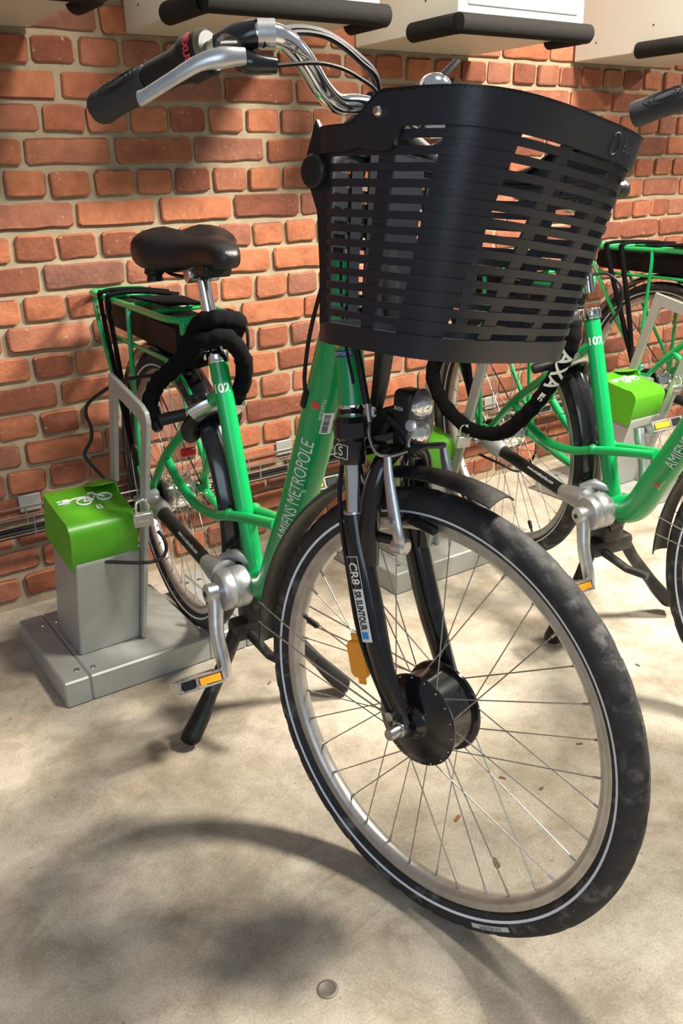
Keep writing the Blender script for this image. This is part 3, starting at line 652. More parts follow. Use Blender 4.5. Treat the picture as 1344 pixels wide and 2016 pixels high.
        if sg < 0:
            LP = [V(p) for p in cr([(-0.1185, -0.060, 0.312), (-0.108, -0.062, 0.270), (-0.094, -0.063, 0.225), (-0.076, -0.064, 0.170), (-0.056, -0.066, 0.115), (-0.034, -0.067, 0.065), (-0.010, -0.064, 0.018)], 12)]
            acc = [0.0]
            for k in range(1, len(LP)): acc.append(acc[-1] + (LP[k] - LP[k - 1]).length)
            def legf(x, y, h=0.0):
                """x metres down the leg from u = 0.25, y across (towards the front)"""
                t = x + 0.066; k = 0
                while k < len(LP) - 2 and acc[k + 1] < t: k += 1
                f = (t - acc[k]) / (acc[k + 1] - acc[k]); c_ = LP[k] + (LP[k + 1] - LP[k]) * f; tg_ = (LP[k + 1] - LP[k]).normalized()
                ac = V((-tg_.z, 0, tg_.x)); ac = ac if ac.x > 0 else -ac
                ph = y / 0.021; return S @ (c_ + ac * (0.0238 + h) * math.sin(ph) + V((0, -1, 0)) * ((0.0182 + h) * math.cos(ph)))
            Y0 = -0.002
            def dec(x0, x1, y0, y1, m, h, nm='fork_decal', tip=0.0):
                k = rect_mb(x1 - x0, y1 - y0, 24, 8); xm, ym = (x0 + x1) / 2, (y0 + y1) / 2
                flat(nm, warp(k, lambda x, y, z: legf(xm + x, Y0 + ym + y, h)), m, lg)
            dec(0.046, 0.128, -0.0105, 0.0105, 'white', 0.0010)
            dec(0.112, 0.123, -0.006, 0.006, 'cyan_print', 0.0015)
            flat('lettering', warp(text('SR SUNTOUR', 0.0165, 0.60, bold=0.0005, step=0.003), lambda x, y, z: legf(x + 0.079, Y0 + y, 0.0016)), 'black', lg)
            flat('lettering', warp(text('CR8', 0.020, 0.95, bold=0.0005, step=0.003), lambda x, y, z: legf(x + 0.022, Y0 + y, 0.0012)), 'white', lg)
            for x0, x1, y0, y1 in ((-0.003, 0.046, -0.0108, -0.0098), (-0.003, 0.046, 0.0098, 0.0108), (-0.004, -0.003, -0.0108, 0.0108)): dec(x0, x1, y0, y1, 'white', 0.0010)
    # v-brake
    for sg in (-1, 1):
        mb = MB(); mb.tube([(-0.022, sg * 0.063, 0.280), (-0.024, sg * 0.070, 0.305), (-0.040, sg * 0.066, 0.345), (-0.052, sg * 0.064, 0.385), (-0.058, sg * 0.062, 0.412)], [0.010, 0.0098, 0.0105, 0.0085, 0.007], 10, M=S, n=3, flat=0.6, ref=(1, 0, 0))
        mb.lathe([(0.013, -0.006), (0.014, 0.0), (0.013, 0.012), (0.008, 0.016)], S @ axis_frame((-0.028, sg * 0.062, 0.287), (1, 0, 0.05)), 16)
        ba = obj('brake_arm', mb, 'alloy', B)
        obj('brake_pad', MB().box((0.062, 0.012, 0.014), S @ T(-0.022, sg * 0.024, 0.312) @ Mx.Rotation(math.radians(6), 4, 'Y'), 0.003).tube([(-0.036, sg * 0.024, 0.318), (-0.036, sg * 0.078, 0.322)], 0.004, 8, M=S), 'black', ba)
        obj('pad_bolt', MB().lathe([(0.007, 0), (0.007, 0.008)], S @ axis_frame((-0.036, sg * 0.074, 0.322), (0, sg, 0)), 12), 'steel', ba)
    mb = MB(); mb.tube([(-0.112, -0.045, 0.452), (-0.100, -0.055, 0.430), (-0.080, -0.060, 0.412), (-0.058, -0.056, 0.412), (-0.045, -0.035, 0.418)], 0.0028, 8, M=S, n=5)
    mb.lathe([(0.0055, 0), (0.0055, 0.026)], S @ axis_frame((-0.120, -0.040, 0.474), (0.35, -0.2, -0.9)), 10); obj('brake_noodle', mb, 'steel', B)
    mb = MB(); mb.tube([(-0.045, -0.035, 0.418), (-0.045, 0.0, 0.420)], 0.006, 8, M=S); mb.tube([(-0.045, 0.0, 0.420), (-0.050, 0.055, 0.412)], 0.005, 8, M=S); obj('cable_boot', mb, 'black', B)
    mb = MB(); mb.lathe([(0.0085, 0), (0.0085, 0.008), (0.005, 0.009)], S @ axis_frame((-0.050, -0.020, 0.452), (0.3, -0.9, 0.2)), 14); mb.tube([(-0.05, -0.018, 0.446), (-0.048, -0.03, 0.43), (-0.044, -0.032, 0.418)], 0.0025, 6, M=S); mb.tube([(-0.06, -0.012, 0.45), (-0.056, -0.022, 0.432), (-0.05, -0.028, 0.416)], 0.0025, 6, M=S); obj('fender_bolt', mb, 'steel', B)
    obj('bracket_bolt', MB().lathe([(0.0095, 0), (0.0095, 0.007), (0.005, 0.008)], S @ axis_frame((-0.118, -0.034, 0.462), (0.2, -0.97, 0.1)), 14), 'steel', B)
    # front fender
    ff = fender(S, 0.392, math.radians(75), math.radians(183), 0.029, 0.011); obj('front_fender', ff, 'black_dirty', B, 60)
    for sg in (-1, 1):
        mb = MB()
        for dz in (0.004, -0.004): mb.tube([(-0.012, sg * 0.066, 0.010 + dz), (-0.20, sg * 0.052, 0.03 + dz * 3), (-0.378, sg * 0.030, 0.05 + dz * 5)], 0.0016, 6, M=S)
        obj('fender_stay', mb, 'spoke', B)
    obj('stay_bolt', MB().lathe([(0.0075, 0), (0.0075, 0.012), (0.004, 0.013)], S @ axis_frame((-0.017, -0.066, 0.016), (0, -1, 0)), 12), 'steel', B)
    # ---- headlight
    HL = S @ T(-0.058, 0, 0.457) @ Mx.Scale(0.80, 4)
    mb = MB(); mb.box((0.050, 0.050, 0.088), HL @ T(-0.020, 0, 0.010), 0.014, 3); mb.box((0.030, 0.036, 0.030), HL @ T(-0.030, 0, -0.040), 0.008, 2)
    hl = obj('headlight', mb, 'black', B, 50)
    obj('headlight_lens', MB().ball((0.008, 0, 0.002), 0.056, HL, sc=(0.34, 0.52, 1.0), seg=24), 'lens', hl)
    mb = MB(); mb.ball((0.004, 0, 0.022), 0.022, HL, sc=(0.35, 0.9, 0.9)); mb.ball((0.004, 0, -0.022), 0.022, HL, sc=(0.35, 0.8, 1)); obj('reflector_bowl', mb, 'chrome', hl)
    HT = HL @ frame(V((-0.022, -0.0275, 0.020)), V((1, 0, 0)), V((0, 0, 1)), V((0, -1, 0)))
    flat('lettering', warp(text('AXA', 0.0105), lambda x, y, z: HT @ V((x, y, 0.001))), 'white', hl)
    mb = MB(); mb.tube([(-0.135, 0, 0.43), (-0.115, 0, 0.455), (-0.10, 0, 0.46)], 0.012, 10, M=S, flat=1.6); mb.tube([(-0.10, -0.014, 0.455), (-0.07, -0.014, 0.44), (-0.055, -0.012, 0.42)], 0.008, 8, M=S); obj('headlight_bracket', mb, 'black', B)
    # ---- stem and handlebar
    ax1 = V((-0.246, 0, 0.84))
    mb = MB(); mb.tube([(-0.2205, 0, 0.675), (-0.225, 0, 0.69), ax1], [0.0225, 0.0165, 0.0165], 18, M=S); mb.tube([ax1 - V((0, 0, 0.02)), (-0.20, 0, 0.85), (-0.15, 0, 0.872)], [0.018, 0.017, 0.020], 16, M=S)
    mb.lathe([(0.019, -0.024), (0.020, -0.02), (0.020, 0.02), (0.019, 0.024)], S @ axis_frame((-0.150, 0, 0.872), (0, 1, 0)), 18)
    obj('stem', mb, 'black', B)
    half = [(-0.149, -0.05, 0.872), (-0.146, -0.09, 0.869), (-0.134, -0.13, 0.880), (-0.120, -0.175, 0.906), (-0.116, -0.208, 0.922), (-0.126, -0.234, 0.925), (-0.155, -0.252, 0.916), (-0.205, -0.271, 0.903), (-0.300, -0.288, 0.878), (-0.372, -0.2995, 0.857)]
    pts = [V((p[0], -p[1], p[2] + 0.16 * p[1])) for p in half[::-1]] + [V((-0.15, 0, 0.872))] + [V(p) for p in half]
    hbar = obj('handlebar', MB().tube(pts, 0.0128, 18, M=S, n=5), 'chrome', B, 60)
    for sg in (1, -1):       # 1 = right hand side
        W = lambda p: V((p[0], p[1] * sg, p[2] + (0 if sg > 0 else 0.16 * p[1])))
        g0, g1 = W((-0.278, -0.2845, 0.884)), W((-0.376, -0.3005, 0.8555)); gd = (g1 - g0)
        mb = MB(); mb.tube([g0, g0 + gd * 0.04, g0 + gd * 0.3, g0 + gd * 0.6, g0 + gd * 0.93, g1], [0.0185, 0.0195, 0.0205, 0.0195, 0.0215, 0.0195], 20, M=S)
        gr = obj('grip', mb, 'grip_rubber', B)
        mb = MB()
        for k in range(3):
            q_ = S.inverted() @ V((0, 0, 0))
            rr2 = 0.010 + 0.0045 * k; AX = axis_frame(g0 + gd * 0.42, gd, (0.3, -sg, 0.75)); ring_ = []
            for j in range(28):
                a = 2 * pi * j / 28; aa = math.cos(a) * rr2 * 0.62 / 0.0205; zz = math.sin(a) * rr2 * 1.9
                ring_.append(AX @ V((0.0207 * math.cos(aa), 0.0207 * math.sin(aa), zz)))
            mb.tube(ring_, 0.0006, 4, M=S, closed=True)
        obj('grip_pattern', mb, 'black', gr)
        s0, s1 = W((-0.276, -0.2842, 0.8845)), W((-0.182, -0.2635, 0.9095)); sdv = s1 - s0
        mb = MB(); mb.tube([s0, s0 + sdv * 0.05, s0 + sdv * 0.45, s0 + sdv * 0.62, s0 + sdv * 0.68, s1 - sdv * 0.05, s1], [0.0185, 0.0195, 0.0205, 0.0245, 0.0275, 0.0265, 0.022], 22, M=S)
        sf = obj('gear_shifter' if sg > 0 else 'grip_collar', mb, 'black', B)
        if sg > 0:
            AX = axis_frame(s0 + sdv * 0.84, sdv, (0.72, -0.60, 0.34))
            NX = lambda x, y, z: S @ (AX @ V((0.0282 * math.cos(x / 0.028), 0.0282 * math.sin(x / 0.028), y)))
            flat('lettering', warp(text('NEXUS', 0.0125, 0.95, bold=0.0004), NX), 'red_print', sf)
            NR = lambda x, y, z: S @ (AX @ V((0.0279 * math.cos(x / 0.028), 0.0279 * math.sin(x / 0.028), y + 0.016)))
            flat('gear_window', warp(rect_mb(0.034, 0.008, 10, 1), NR), 'leaf_olive', sf)
        mb = MB(); mb.tube([W((-0.172, -0.258, 0.912)), W((-0.150, -0.250, 0.918)), W((-0.128, -0.236, 0.925))], [0.017, 0.019, 0.016], 16, M=S)
        mb.tube([W((-0.150, -0.256, 0.903)), W((-0.128, -0.252, 0.893)), W((-0.110, -0.226, 0.892))], [0.014, 0.013, 0.009], 12, M=S, n=3)
        mb.tube([W((-0.152, -0.264, 0.910)), W((-0.140, -0.268, 0.905))], 0.015, 12, M=S)
        bb_ = obj('brake_mount', mb, 'black_gloss', B)
        obj('brake_band', MB().tube([W((-0.130, -0.238, 0.9245)), W((-0.118, -0.222, 0.9255))], 0.0165, 16, M=S), 'alloy', bb_)
        mb = MB(); mb.tube([W((-0.122, -0.262, 0.898)), W((-0.135, -0.284, 0.895)), W((-0.155, -0.302, 0.889)), W((-0.185, -0.320, 0.872)), W((-0.212, -0.334, 0.857)), W((-0.222, -0.338, 0.853))], [0.009, 0.0115, 0.0095, 0.0085, 0.0085, 0.0095], 12, M=S, n=4, flat=0.62, ref=(0.2, 0.3, 1))
        obj('brake_lever', mb, 'alloy', B)
    # bell
    obj('bell', MB().ball((-0.130, 0.085, 0.905), 0.026, S, sc=(0.9, 1, 0.8)), 'chrome', B)
    mb = MB(); mb.tube([(-0.135, 0.080, 0.900), (-0.125, 0.098, 0.925), (-0.118, 0.115, 0.944)], [0.006, 0.009, 0.007], 10, M=S, flat=0.4, ref=(1, 0, 0)); mb.tube([(-0.13, 0.11, 0.90), (-0.125, 0.118, 0.922)], 0.004, 8, M=S); obj('bell_lever', mb, 'black', B)
    # cables
    def cable(name, pts, r=0.0026, m='cable', M=S): obj(name, MB().tube(pts, r, 8, M=M, n=6), m, B)
    cable('shift_cable', [(-0.120, -0.240, 0.914), (-0.122, -0.20, 0.935), (-0.118, -0.145, 0.938), (-0.115, -0.09, 0.921), (-0.122, -0.045, 0.898), (-0.14, -0.03, 0.84), (-0.17, -0.03, 0.74), (-0.168, -0.032, 0.60), (-0.145, -0.034, 0.53), (-0.122, -0.040, 0.474)], 0.0055)
    cable('motor_cable', [(-0.115, -0.225, 0.918), (-0.116, -0.19, 0.932), (-0.112, -0.14, 0.933), (-0.110, -0.09, 0.915), (-0.118, -0.045, 0.892), (-0.15, -0.028, 0.82), (-0.20, -0.034, 0.70), (-0.24, -0.040, 0.58), (-0.258, -0.037, 0.505), (-0.259, -0.035, 0.472)], 0.0034)
    cable('brake_cable', [(-0.112, -0.228, 0.892), (-0.092, -0.17, 0.900), (-0.092, -0.11, 0.893), (-0.106, -0.055, 0.872), (-0.15, -0.03, 0.80), (-0.185, -0.036, 0.70), (-0.178, -0.036, 0.58), (-0.150, -0.04, 0.50)], 0.0024)
    cable('brake_cable', [(-0.112, 0.228, 0.856), (-0.092, 0.15, 0.866), (-0.12, 0.06, 0.86), (-0.19, 0.03, 0.75), (-0.24, 0.03, 0.60)], 0.0024)
    cable('hub_cable', [(-0.02, -0.070, 0.01), (-0.08, -0.078, 0.12), (-0.115, -0.074, 0.22), (-0.14, -0.07, 0.31), (-0.155, -0.055, 0.37), (-0.16, -0.03, 0.40)], 0.0035)
    cable('seat_cable', [(0.30, 0.02, 0.885), (0.345, 0.035, 0.888), (0.375, 0.05, 0.86), (0.375, 0.05, 0.81), (0.36, 0.035, 0.775)], 0.0035, 'cable', None)
    # ---- basket
    def plan(w, s0, s1, p=4.6, n=160):
        sc_, a = (s0 + s1) / 2, (s1 - s0) / 2; P = []
        for k in range(n):
            th = pi + 2 * pi * k / n; c_, s_ = math.cos(th), math.sin(th)
            P.append(V((sc_ + a * math.copysign(abs(c_) ** (2 / p), c_) , w * math.copysign(abs(s_) ** (2 / p), s_), 0)))
        # gently bowed front
        P = [V((q.x + (0.011 * (1 - (q.y / w) ** 2) if q.x > sc_ else 0), q.y, 0)) for q in P]
        L = [0]
        for k in range(n): L.append(L[-1] + (P[(k + 1) % n] - P[k]).length)
        def at(t):
            t = (t % 1) * L[-1]; lo = 0
            while L[lo + 1] < t: lo += 1
            f = (t - L[lo]) / max(1e-9, L[lo + 1] - L[lo]); return P[lo] + (P[(lo + 1) % n] - P[lo]) * f
        return at
    UT, UB = 0.816, 0.565; UH = 0.849
    ptop, pbot = plan(0.1833, -0.1292, 0.1452), plan(0.158, -0.1207, 0.100)
    BS = S @ T(0, 0, 0.7) @ Mx.Rotation(0.0104, 4, 'Z') @ Mx.Rotation(0.0148, 4, 'Y') @ Mx.Rotation(-0.0826, 4, 'X') @ T(0, 0, -0.7)
    def bp(t, u, off=0.0):
        f = (UT - u) / (UT - UB); a = ptop(t) * (1 - f) + pbot(t) * f
        a2 = ptop(t + 0.004) * (1 - f) + pbot(t + 0.004) * f; a1 = ptop(t - 0.004) * (1 - f) + pbot(t - 0.004) * f
        d = (a2 - a1).normalized(); nrm = V((d.y, -d.x, 0)); ctr = V((0.01, 0, 0))
        if nrm.dot(a - ctr) < 0: nrm = -nrm
        return V((a.x + nrm.x * off, a.y + nrm.y * off, u))
    def band(t0, t1, u0, u1, o0, o1, n, mb, closed=False):
        """strip along the perimeter between heights u0<u1, thickness o0..o1; u0/u1 may be functions of t"""
        g = lambda u, t: u(t) if callable(u) else u
        vs = []; m = n if closed else n + 1
        for k in range(m):
            t = t0 + (t1 - t0) * k / n
            vs += [bp(t, g(u0, t), o0), bp(t, g(u0, t), o1), bp(t, g(u1, t), o1), bp(t, g(u1, t), o0)]
        fs = []
        for k in range(n):
            k2 = (k + 1) % m
            for j in range(4): fs.append((k * 4 + j, k * 4 + (j + 1) % 4, k2 * 4 + (j + 1) % 4, k2 * 4 + j))
        if not closed: fs.append((0, 1, 2, 3)); fs.append(((m - 1) * 4 + 3, (m - 1) * 4 + 2, (m - 1) * 4 + 1, (m - 1) * 4))
        mb.add(vs, fs, BS)
        return mb
    sm = lambda x: max(0.0, min(1.0, x)) ** 2 * (3 - 2 * max(0.0, min(1.0, x)))
    mir = lambda t: min(t % 1, 1 - t % 1)
    lowf = lambda t: 0.786 + 0.004 * math.exp(-((mir(t) - 0.222) / 0.012) ** 2) + 0.025 * sm((mir(t) - 0.262) / 0.018)
    topf = lambda t: UT + (UH - UT) * sm((mir(t) - 0.203) / 0.048)
    mb = MB(); band(0, 1, UB - 0.003, UB + 0.024, -0.003, 0.004, 96, mb, True)
    bo_ = [bp(k / 48, UB, 0.0) for k in range(48)]
    mb.add(bo_ + [p + V((0, 0, 0.004)) for p in bo_], [tuple(range(48)), tuple(range(95, 47, -1))] + [(k, (k + 1) % 48, 48 + (k + 1) % 48, 48 + k) for k in range(48)], BS)
    bk = obj('basket', mb, 'basket_plastic', B, 40)
    NS = 13; u_lo, u_hi = UB + 0.024, 0.808; pit = (u_hi - u_lo) / NS
    for k in range(NS):
        u0 = u_lo + pit * (k + 0.50); mb = MB(); band(0, 1, u0, u0 + pit * 0.52, 0.0, 0.003, 120, mb, True); obj('slat', mb, 'basket_plastic', bk, 40)
    def fan(name, a0, a1, b0, b1, n=4, u1=u_hi + 0.004):
        """upright strip whose perimeter range runs from (a0, a1) at the top to (b0, b1) at the bottom"""
        vs = []; rows = 10
        for r_ in range(rows + 1):
            f = r_ / rows; u = u1 + (u_lo - 0.002 - u1) * f
            for off in (-0.0025, 0.0012):
                for k in range(n + 1):
                    vs.append(bp((a0 + (b0 - a0) * f) + ((a1 - a0) + ((b1 - b0) - (a1 - a0)) * f) * k / n, u, off))
        m_ = n + 1; fs = []
        for r_ in range(rows):
            o0, o1 = r_ * 2 * m_, (r_ + 1) * 2 * m_
            for k in range(n):
                fs += [(o0 + k, o0 + k + 1, o1 + k + 1, o1 + k), (o0 + m_ + k, o1 + m_ + k, o1 + m_ + k + 1, o0 + m_ + k + 1)]
            fs += [(o0, o1, o1 + m_, o0 + m_), (o0 + n, o0 + m_ + n, o1 + m_ + n, o1 + n)]
        e_ = rows * 2 * m_
        for k in range(n): fs += [(k, m_ + k, m_ + k + 1, k + 1), (e_ + k, e_ + k + 1, e_ + m_ + k + 1, e_ + m_ + k)]
        obj(name, MB().add(vs, fs, BS), 'basket_plastic', bk, 40)
    for a0, a1, b0, b1 in ((0.152, 0.168, 0.152, 0.168), (0.247, 0.267, 0.240, 0.260), (0.460, 0.480, 0.402, 0.424)):
        fan('rib', a0, a1, b0, b1, u1=0.79 if a0 < 0.2 else u_hi + 0.004)
        if a0 < 0.4: fan('rib', 1 - a1, 1 - a0, 1 - b1, 1 - b0, u1=0.79 if a0 < 0.2 else u_hi + 0.004)
    fan('rib', 0.572, 0.592, 0.500, 0.522); fan('rib', 0.06, 0.08, 0.06, 0.08, u1=0.79); fan('rib', 0.92, 0.94, 0.92, 0.94, u1=0.79)
    fan('corner_panel', 0.322, 0.398, 0.297, 0.355, 18); fan('corner_panel', 0.640, 0.705, 0.640, 0.703, 18)
    mb = MB(); band(-0.05, 0.05, UB, UT, -0.004, -0.001, 12, mb); obj('back_panel', mb, 'basket_plastic', bk, 40)
    # rim that steps up into the carrying handle
    mb = MB(); band(0, 1, lowf, topf, 0.0035, 0.0085, 200, mb, True); band(0, 1, lambda t: topf(t) - 0.004, topf, -0.004, 0.0085, 200, mb, True)
    hd = obj('basket_rim', mb, 'basket_plastic', bk, 40)
    for t in (0.247, 0.753):
        c0, c1 = bp(t, 0.826, 0.008), bp(t, 0.826, 0.015)
        obj('pivot_bolt', MB().lathe([(0.0065, 0), (0.0065, 0.004), (0.004, 0.007)], BS @ axis_frame(c0, c1 - c0), 8), 'chrome', hd)
    LGt = 0.592
    flat('lettering', warp(text('Basil', 0.019, 0.9), lambda x, y, z: BS @ bp(LGt - 0.014 + x, 0.829 + y, 0.0092)), 'emboss', hd)
    ov = [bp(LGt - 0.047 + 0.009 * math.cos(2 * pi * k / 24), 0.829 + 0.012 * math.sin(2 * pi * k / 24), 0.0088) for k in range(24)]
    obj('basket_logo', MB().tube(ov, 0.0007, 5, closed=True, M=BS), 'emboss', hd)
    # mounting bracket behind the basket
    mb = MB(); mb.tube([(-0.150, 0, 0.860), (-0.140, -0.06, 0.830), (-0.125, -0.12, 0.795), (-0.118, -0.155, 0.775)], [0.016, 0.016, 0.015, 0.014], 10, M=S, n=3, flat=0.5)
    mb.tube([(-0.150, 0, 0.860), (-0.140, 0.06, 0.830), (-0.125, 0.12, 0.795), (-0.118, 0.155, 0.775)], [0.016, 0.016, 0.015, 0.014], 10, M=S, n=3, flat=0.5)
    mb.tube([(-0.135, 0, 0.80), (-0.130, 0, 0.70), (-0.125, 0.0, 0.60), (-0.15, 0.02, 0.50), (-0.165, 0.02, 0.42)], [0.018, 0.022, 0.022, 0.018, 0.012], 10, M=S, n=4, flat=0.4, ref=(0, 1, 0))
    br = obj('basket_bracket', mb, 'black', B)
    for sg in (-1, 1):
        poly = [(-0.105, 0.842), (-0.124, 0.792), (-0.118, 0.772), (-0.100, 0.735), (-0.093, 0.66), (-0.092, 0.60), (-0.075, 0.60), (-0.075, 0.80)]
        mb = MB(); mb.prism(poly, -0.004, 0.004, S @ frame((-0.020 if sg > 0 else 0, sg * 0.165, 0), (1, 0, 0), (0, 0, 1), (0, -1, 0)), 0.0015); obj('bracket_plate', mb, 'black', br)
        obj('bracket_knob', MB().lathe([(0.020, 0), (0.020, 0.010), (0.017, 0.013)], S @ axis_frame((-0.099, sg * 0.168, 0.782), (0, sg, 0)), 24), 'black', br)
    return B

bike = make_bike()
tag(bike, 'nearest green step-through bicycle with black front basket, facing the camera', 'bicycle', 'green docked bicycles')
def place(o, x, y, yaw, drop=0.0, roll=0.0):
    o.location = (x, y, -drop); f = V((-math.sin(yaw), -math.cos(yaw), 0)); o.rotation_euler = (roll, -drop / 1.082, math.atan2(f.y, f.x))
bike2 = copy_tree(bike); place(bike2, 1.022, -0.594, math.radians(9.6), -0.022, math.radians(2.3))
tag(bike2, 'middle green bicycle numbered 102 behind the front wheel, black chain looped at its seat tube', 'bicycle', 'green docked bicycles')
bike3 = copy_tree(bike); place(bike3, 1.965, -0.40, math.radians(4.3))
tag(bike3, 'farthest green bicycle at the right edge, only its rack and rear wheel in view', 'bicycle', 'green docked bicycles')
for c in bike2.children:      # its saddle is set higher
    if c.name.startswith('saddle') or c.name.startswith('seatpost'): c.location += V((-0.024, 0, 0.085))

# ---------------------------------------------------------------- chain locks
def to_world(b, p):
    bpy.context.view_layer.update(); return b.matrix_world @ V(p)
def chain(path, b, r, label, seed=1, letters=None):
    rc = random.Random(seed); P = [to_world(b, p) for p in path]; base = P[0].copy(); e = empty('chain_lock', base)
    Q = cr(P, 9); R = [r * (1.0 + 0.06 * math.sin(k * 1.35 + rc.uniform(-0.5, 0.5)) + rc.uniform(-0.06, 0.06)) for k in range(len(Q))]
    sl = MB().tube([q - base for q in Q], R, 12); sv = obj('fabric_sleeve', sl, 'fabric', e, 60)
    d = (Q[0] - Q[1]).normalized(); obj('chain_plug', MB().lathe([(0.013, -0.02), (0.013, 0.012), (0.009, 0.02)], axis_frame((0, 0, 0), d), 14), 'black', e)
    tag(e, label, 'chain lock', 'black sleeved chain locks')
    return e, Q, base, sv
chain([(0.245, -0.118, 0.655), (0.222, -0.120, 0.690), (0.225, -0.098, 0.735), (0.262, -0.072, 0.770), (0.305, -0.052, 0.815), (0.350, -0.040, 0.870), (0.378, -0.010, 0.880), (0.372, 0.032, 0.872), (0.330, 0.050, 0.850), (0.285, 0.045, 0.815), (0.262, 0.0, 0.785), (0.285, -0.046, 0.790), (0.335, -0.044, 0.835), (0.368, -0.036, 0.840), (0.388, 0.0, 0.845), (0.380, 0.036, 0.80), (0.355, 0.045, 0.745), (0.335, 0.03, 0.70)], bike, 0.0185, 'black sleeved chain lock wound around the nearest bicycle seat post', 2)
e2, Q, base, sv = chain([(0.345, -0.062, 0.79), (0.352, -0.070, 0.74), (0.318, -0.078, 0.665), (0.275, -0.085, 0.60), (0.225, -0.098, 0.535), (0.15, -0.125, 0.465), (0.06, -0.16, 0.455), (-0.02, -0.20, 0.51), (-0.055, -0.22, 0.60), (-0.02, -0.20, 0.665), (0.08, -0.15, 0.695), (0.18, -0.10, 0.715), (0.255, -0.06, 0.73)], bike2, 0.020, 'black chain lock with white lettering hanging in a loop from the middle bicycle', 4)
bpy.context.view_layer.update()
def on_chain(i0, s, size, sx=1.0):
    a, b_ = Q[i0], Q[i0 + 6]; d = (b_ - a).normalized(); mid_ = (a + b_) / 2; n_ = (CAM - mid_); n_ = (n_ - d * n_.dot(d)).normalized(); u = n_.cross(d)
    def fn(x, y, z):
        t = (x + (b_ - a).length / 2) / (b_ - a).length * 6; k = max(0, min(5, int(math.floor(t)))); q = Q[i0 + k] + (Q[i0 + k + 1] - Q[i0 + k]) * (t - k)
        an = y / 0.021; return q - base + (n_ * math.cos(an) + u * math.sin(an)) * 0.0228
    flat('lettering', warp(text(s, size, sx, step=0.004, bold=0.0012), fn), 'white', sv)
on_chain(14, 'AXA', 0.046, 1.25); on_chain(24, 'RLC', 0.014, 1.0)

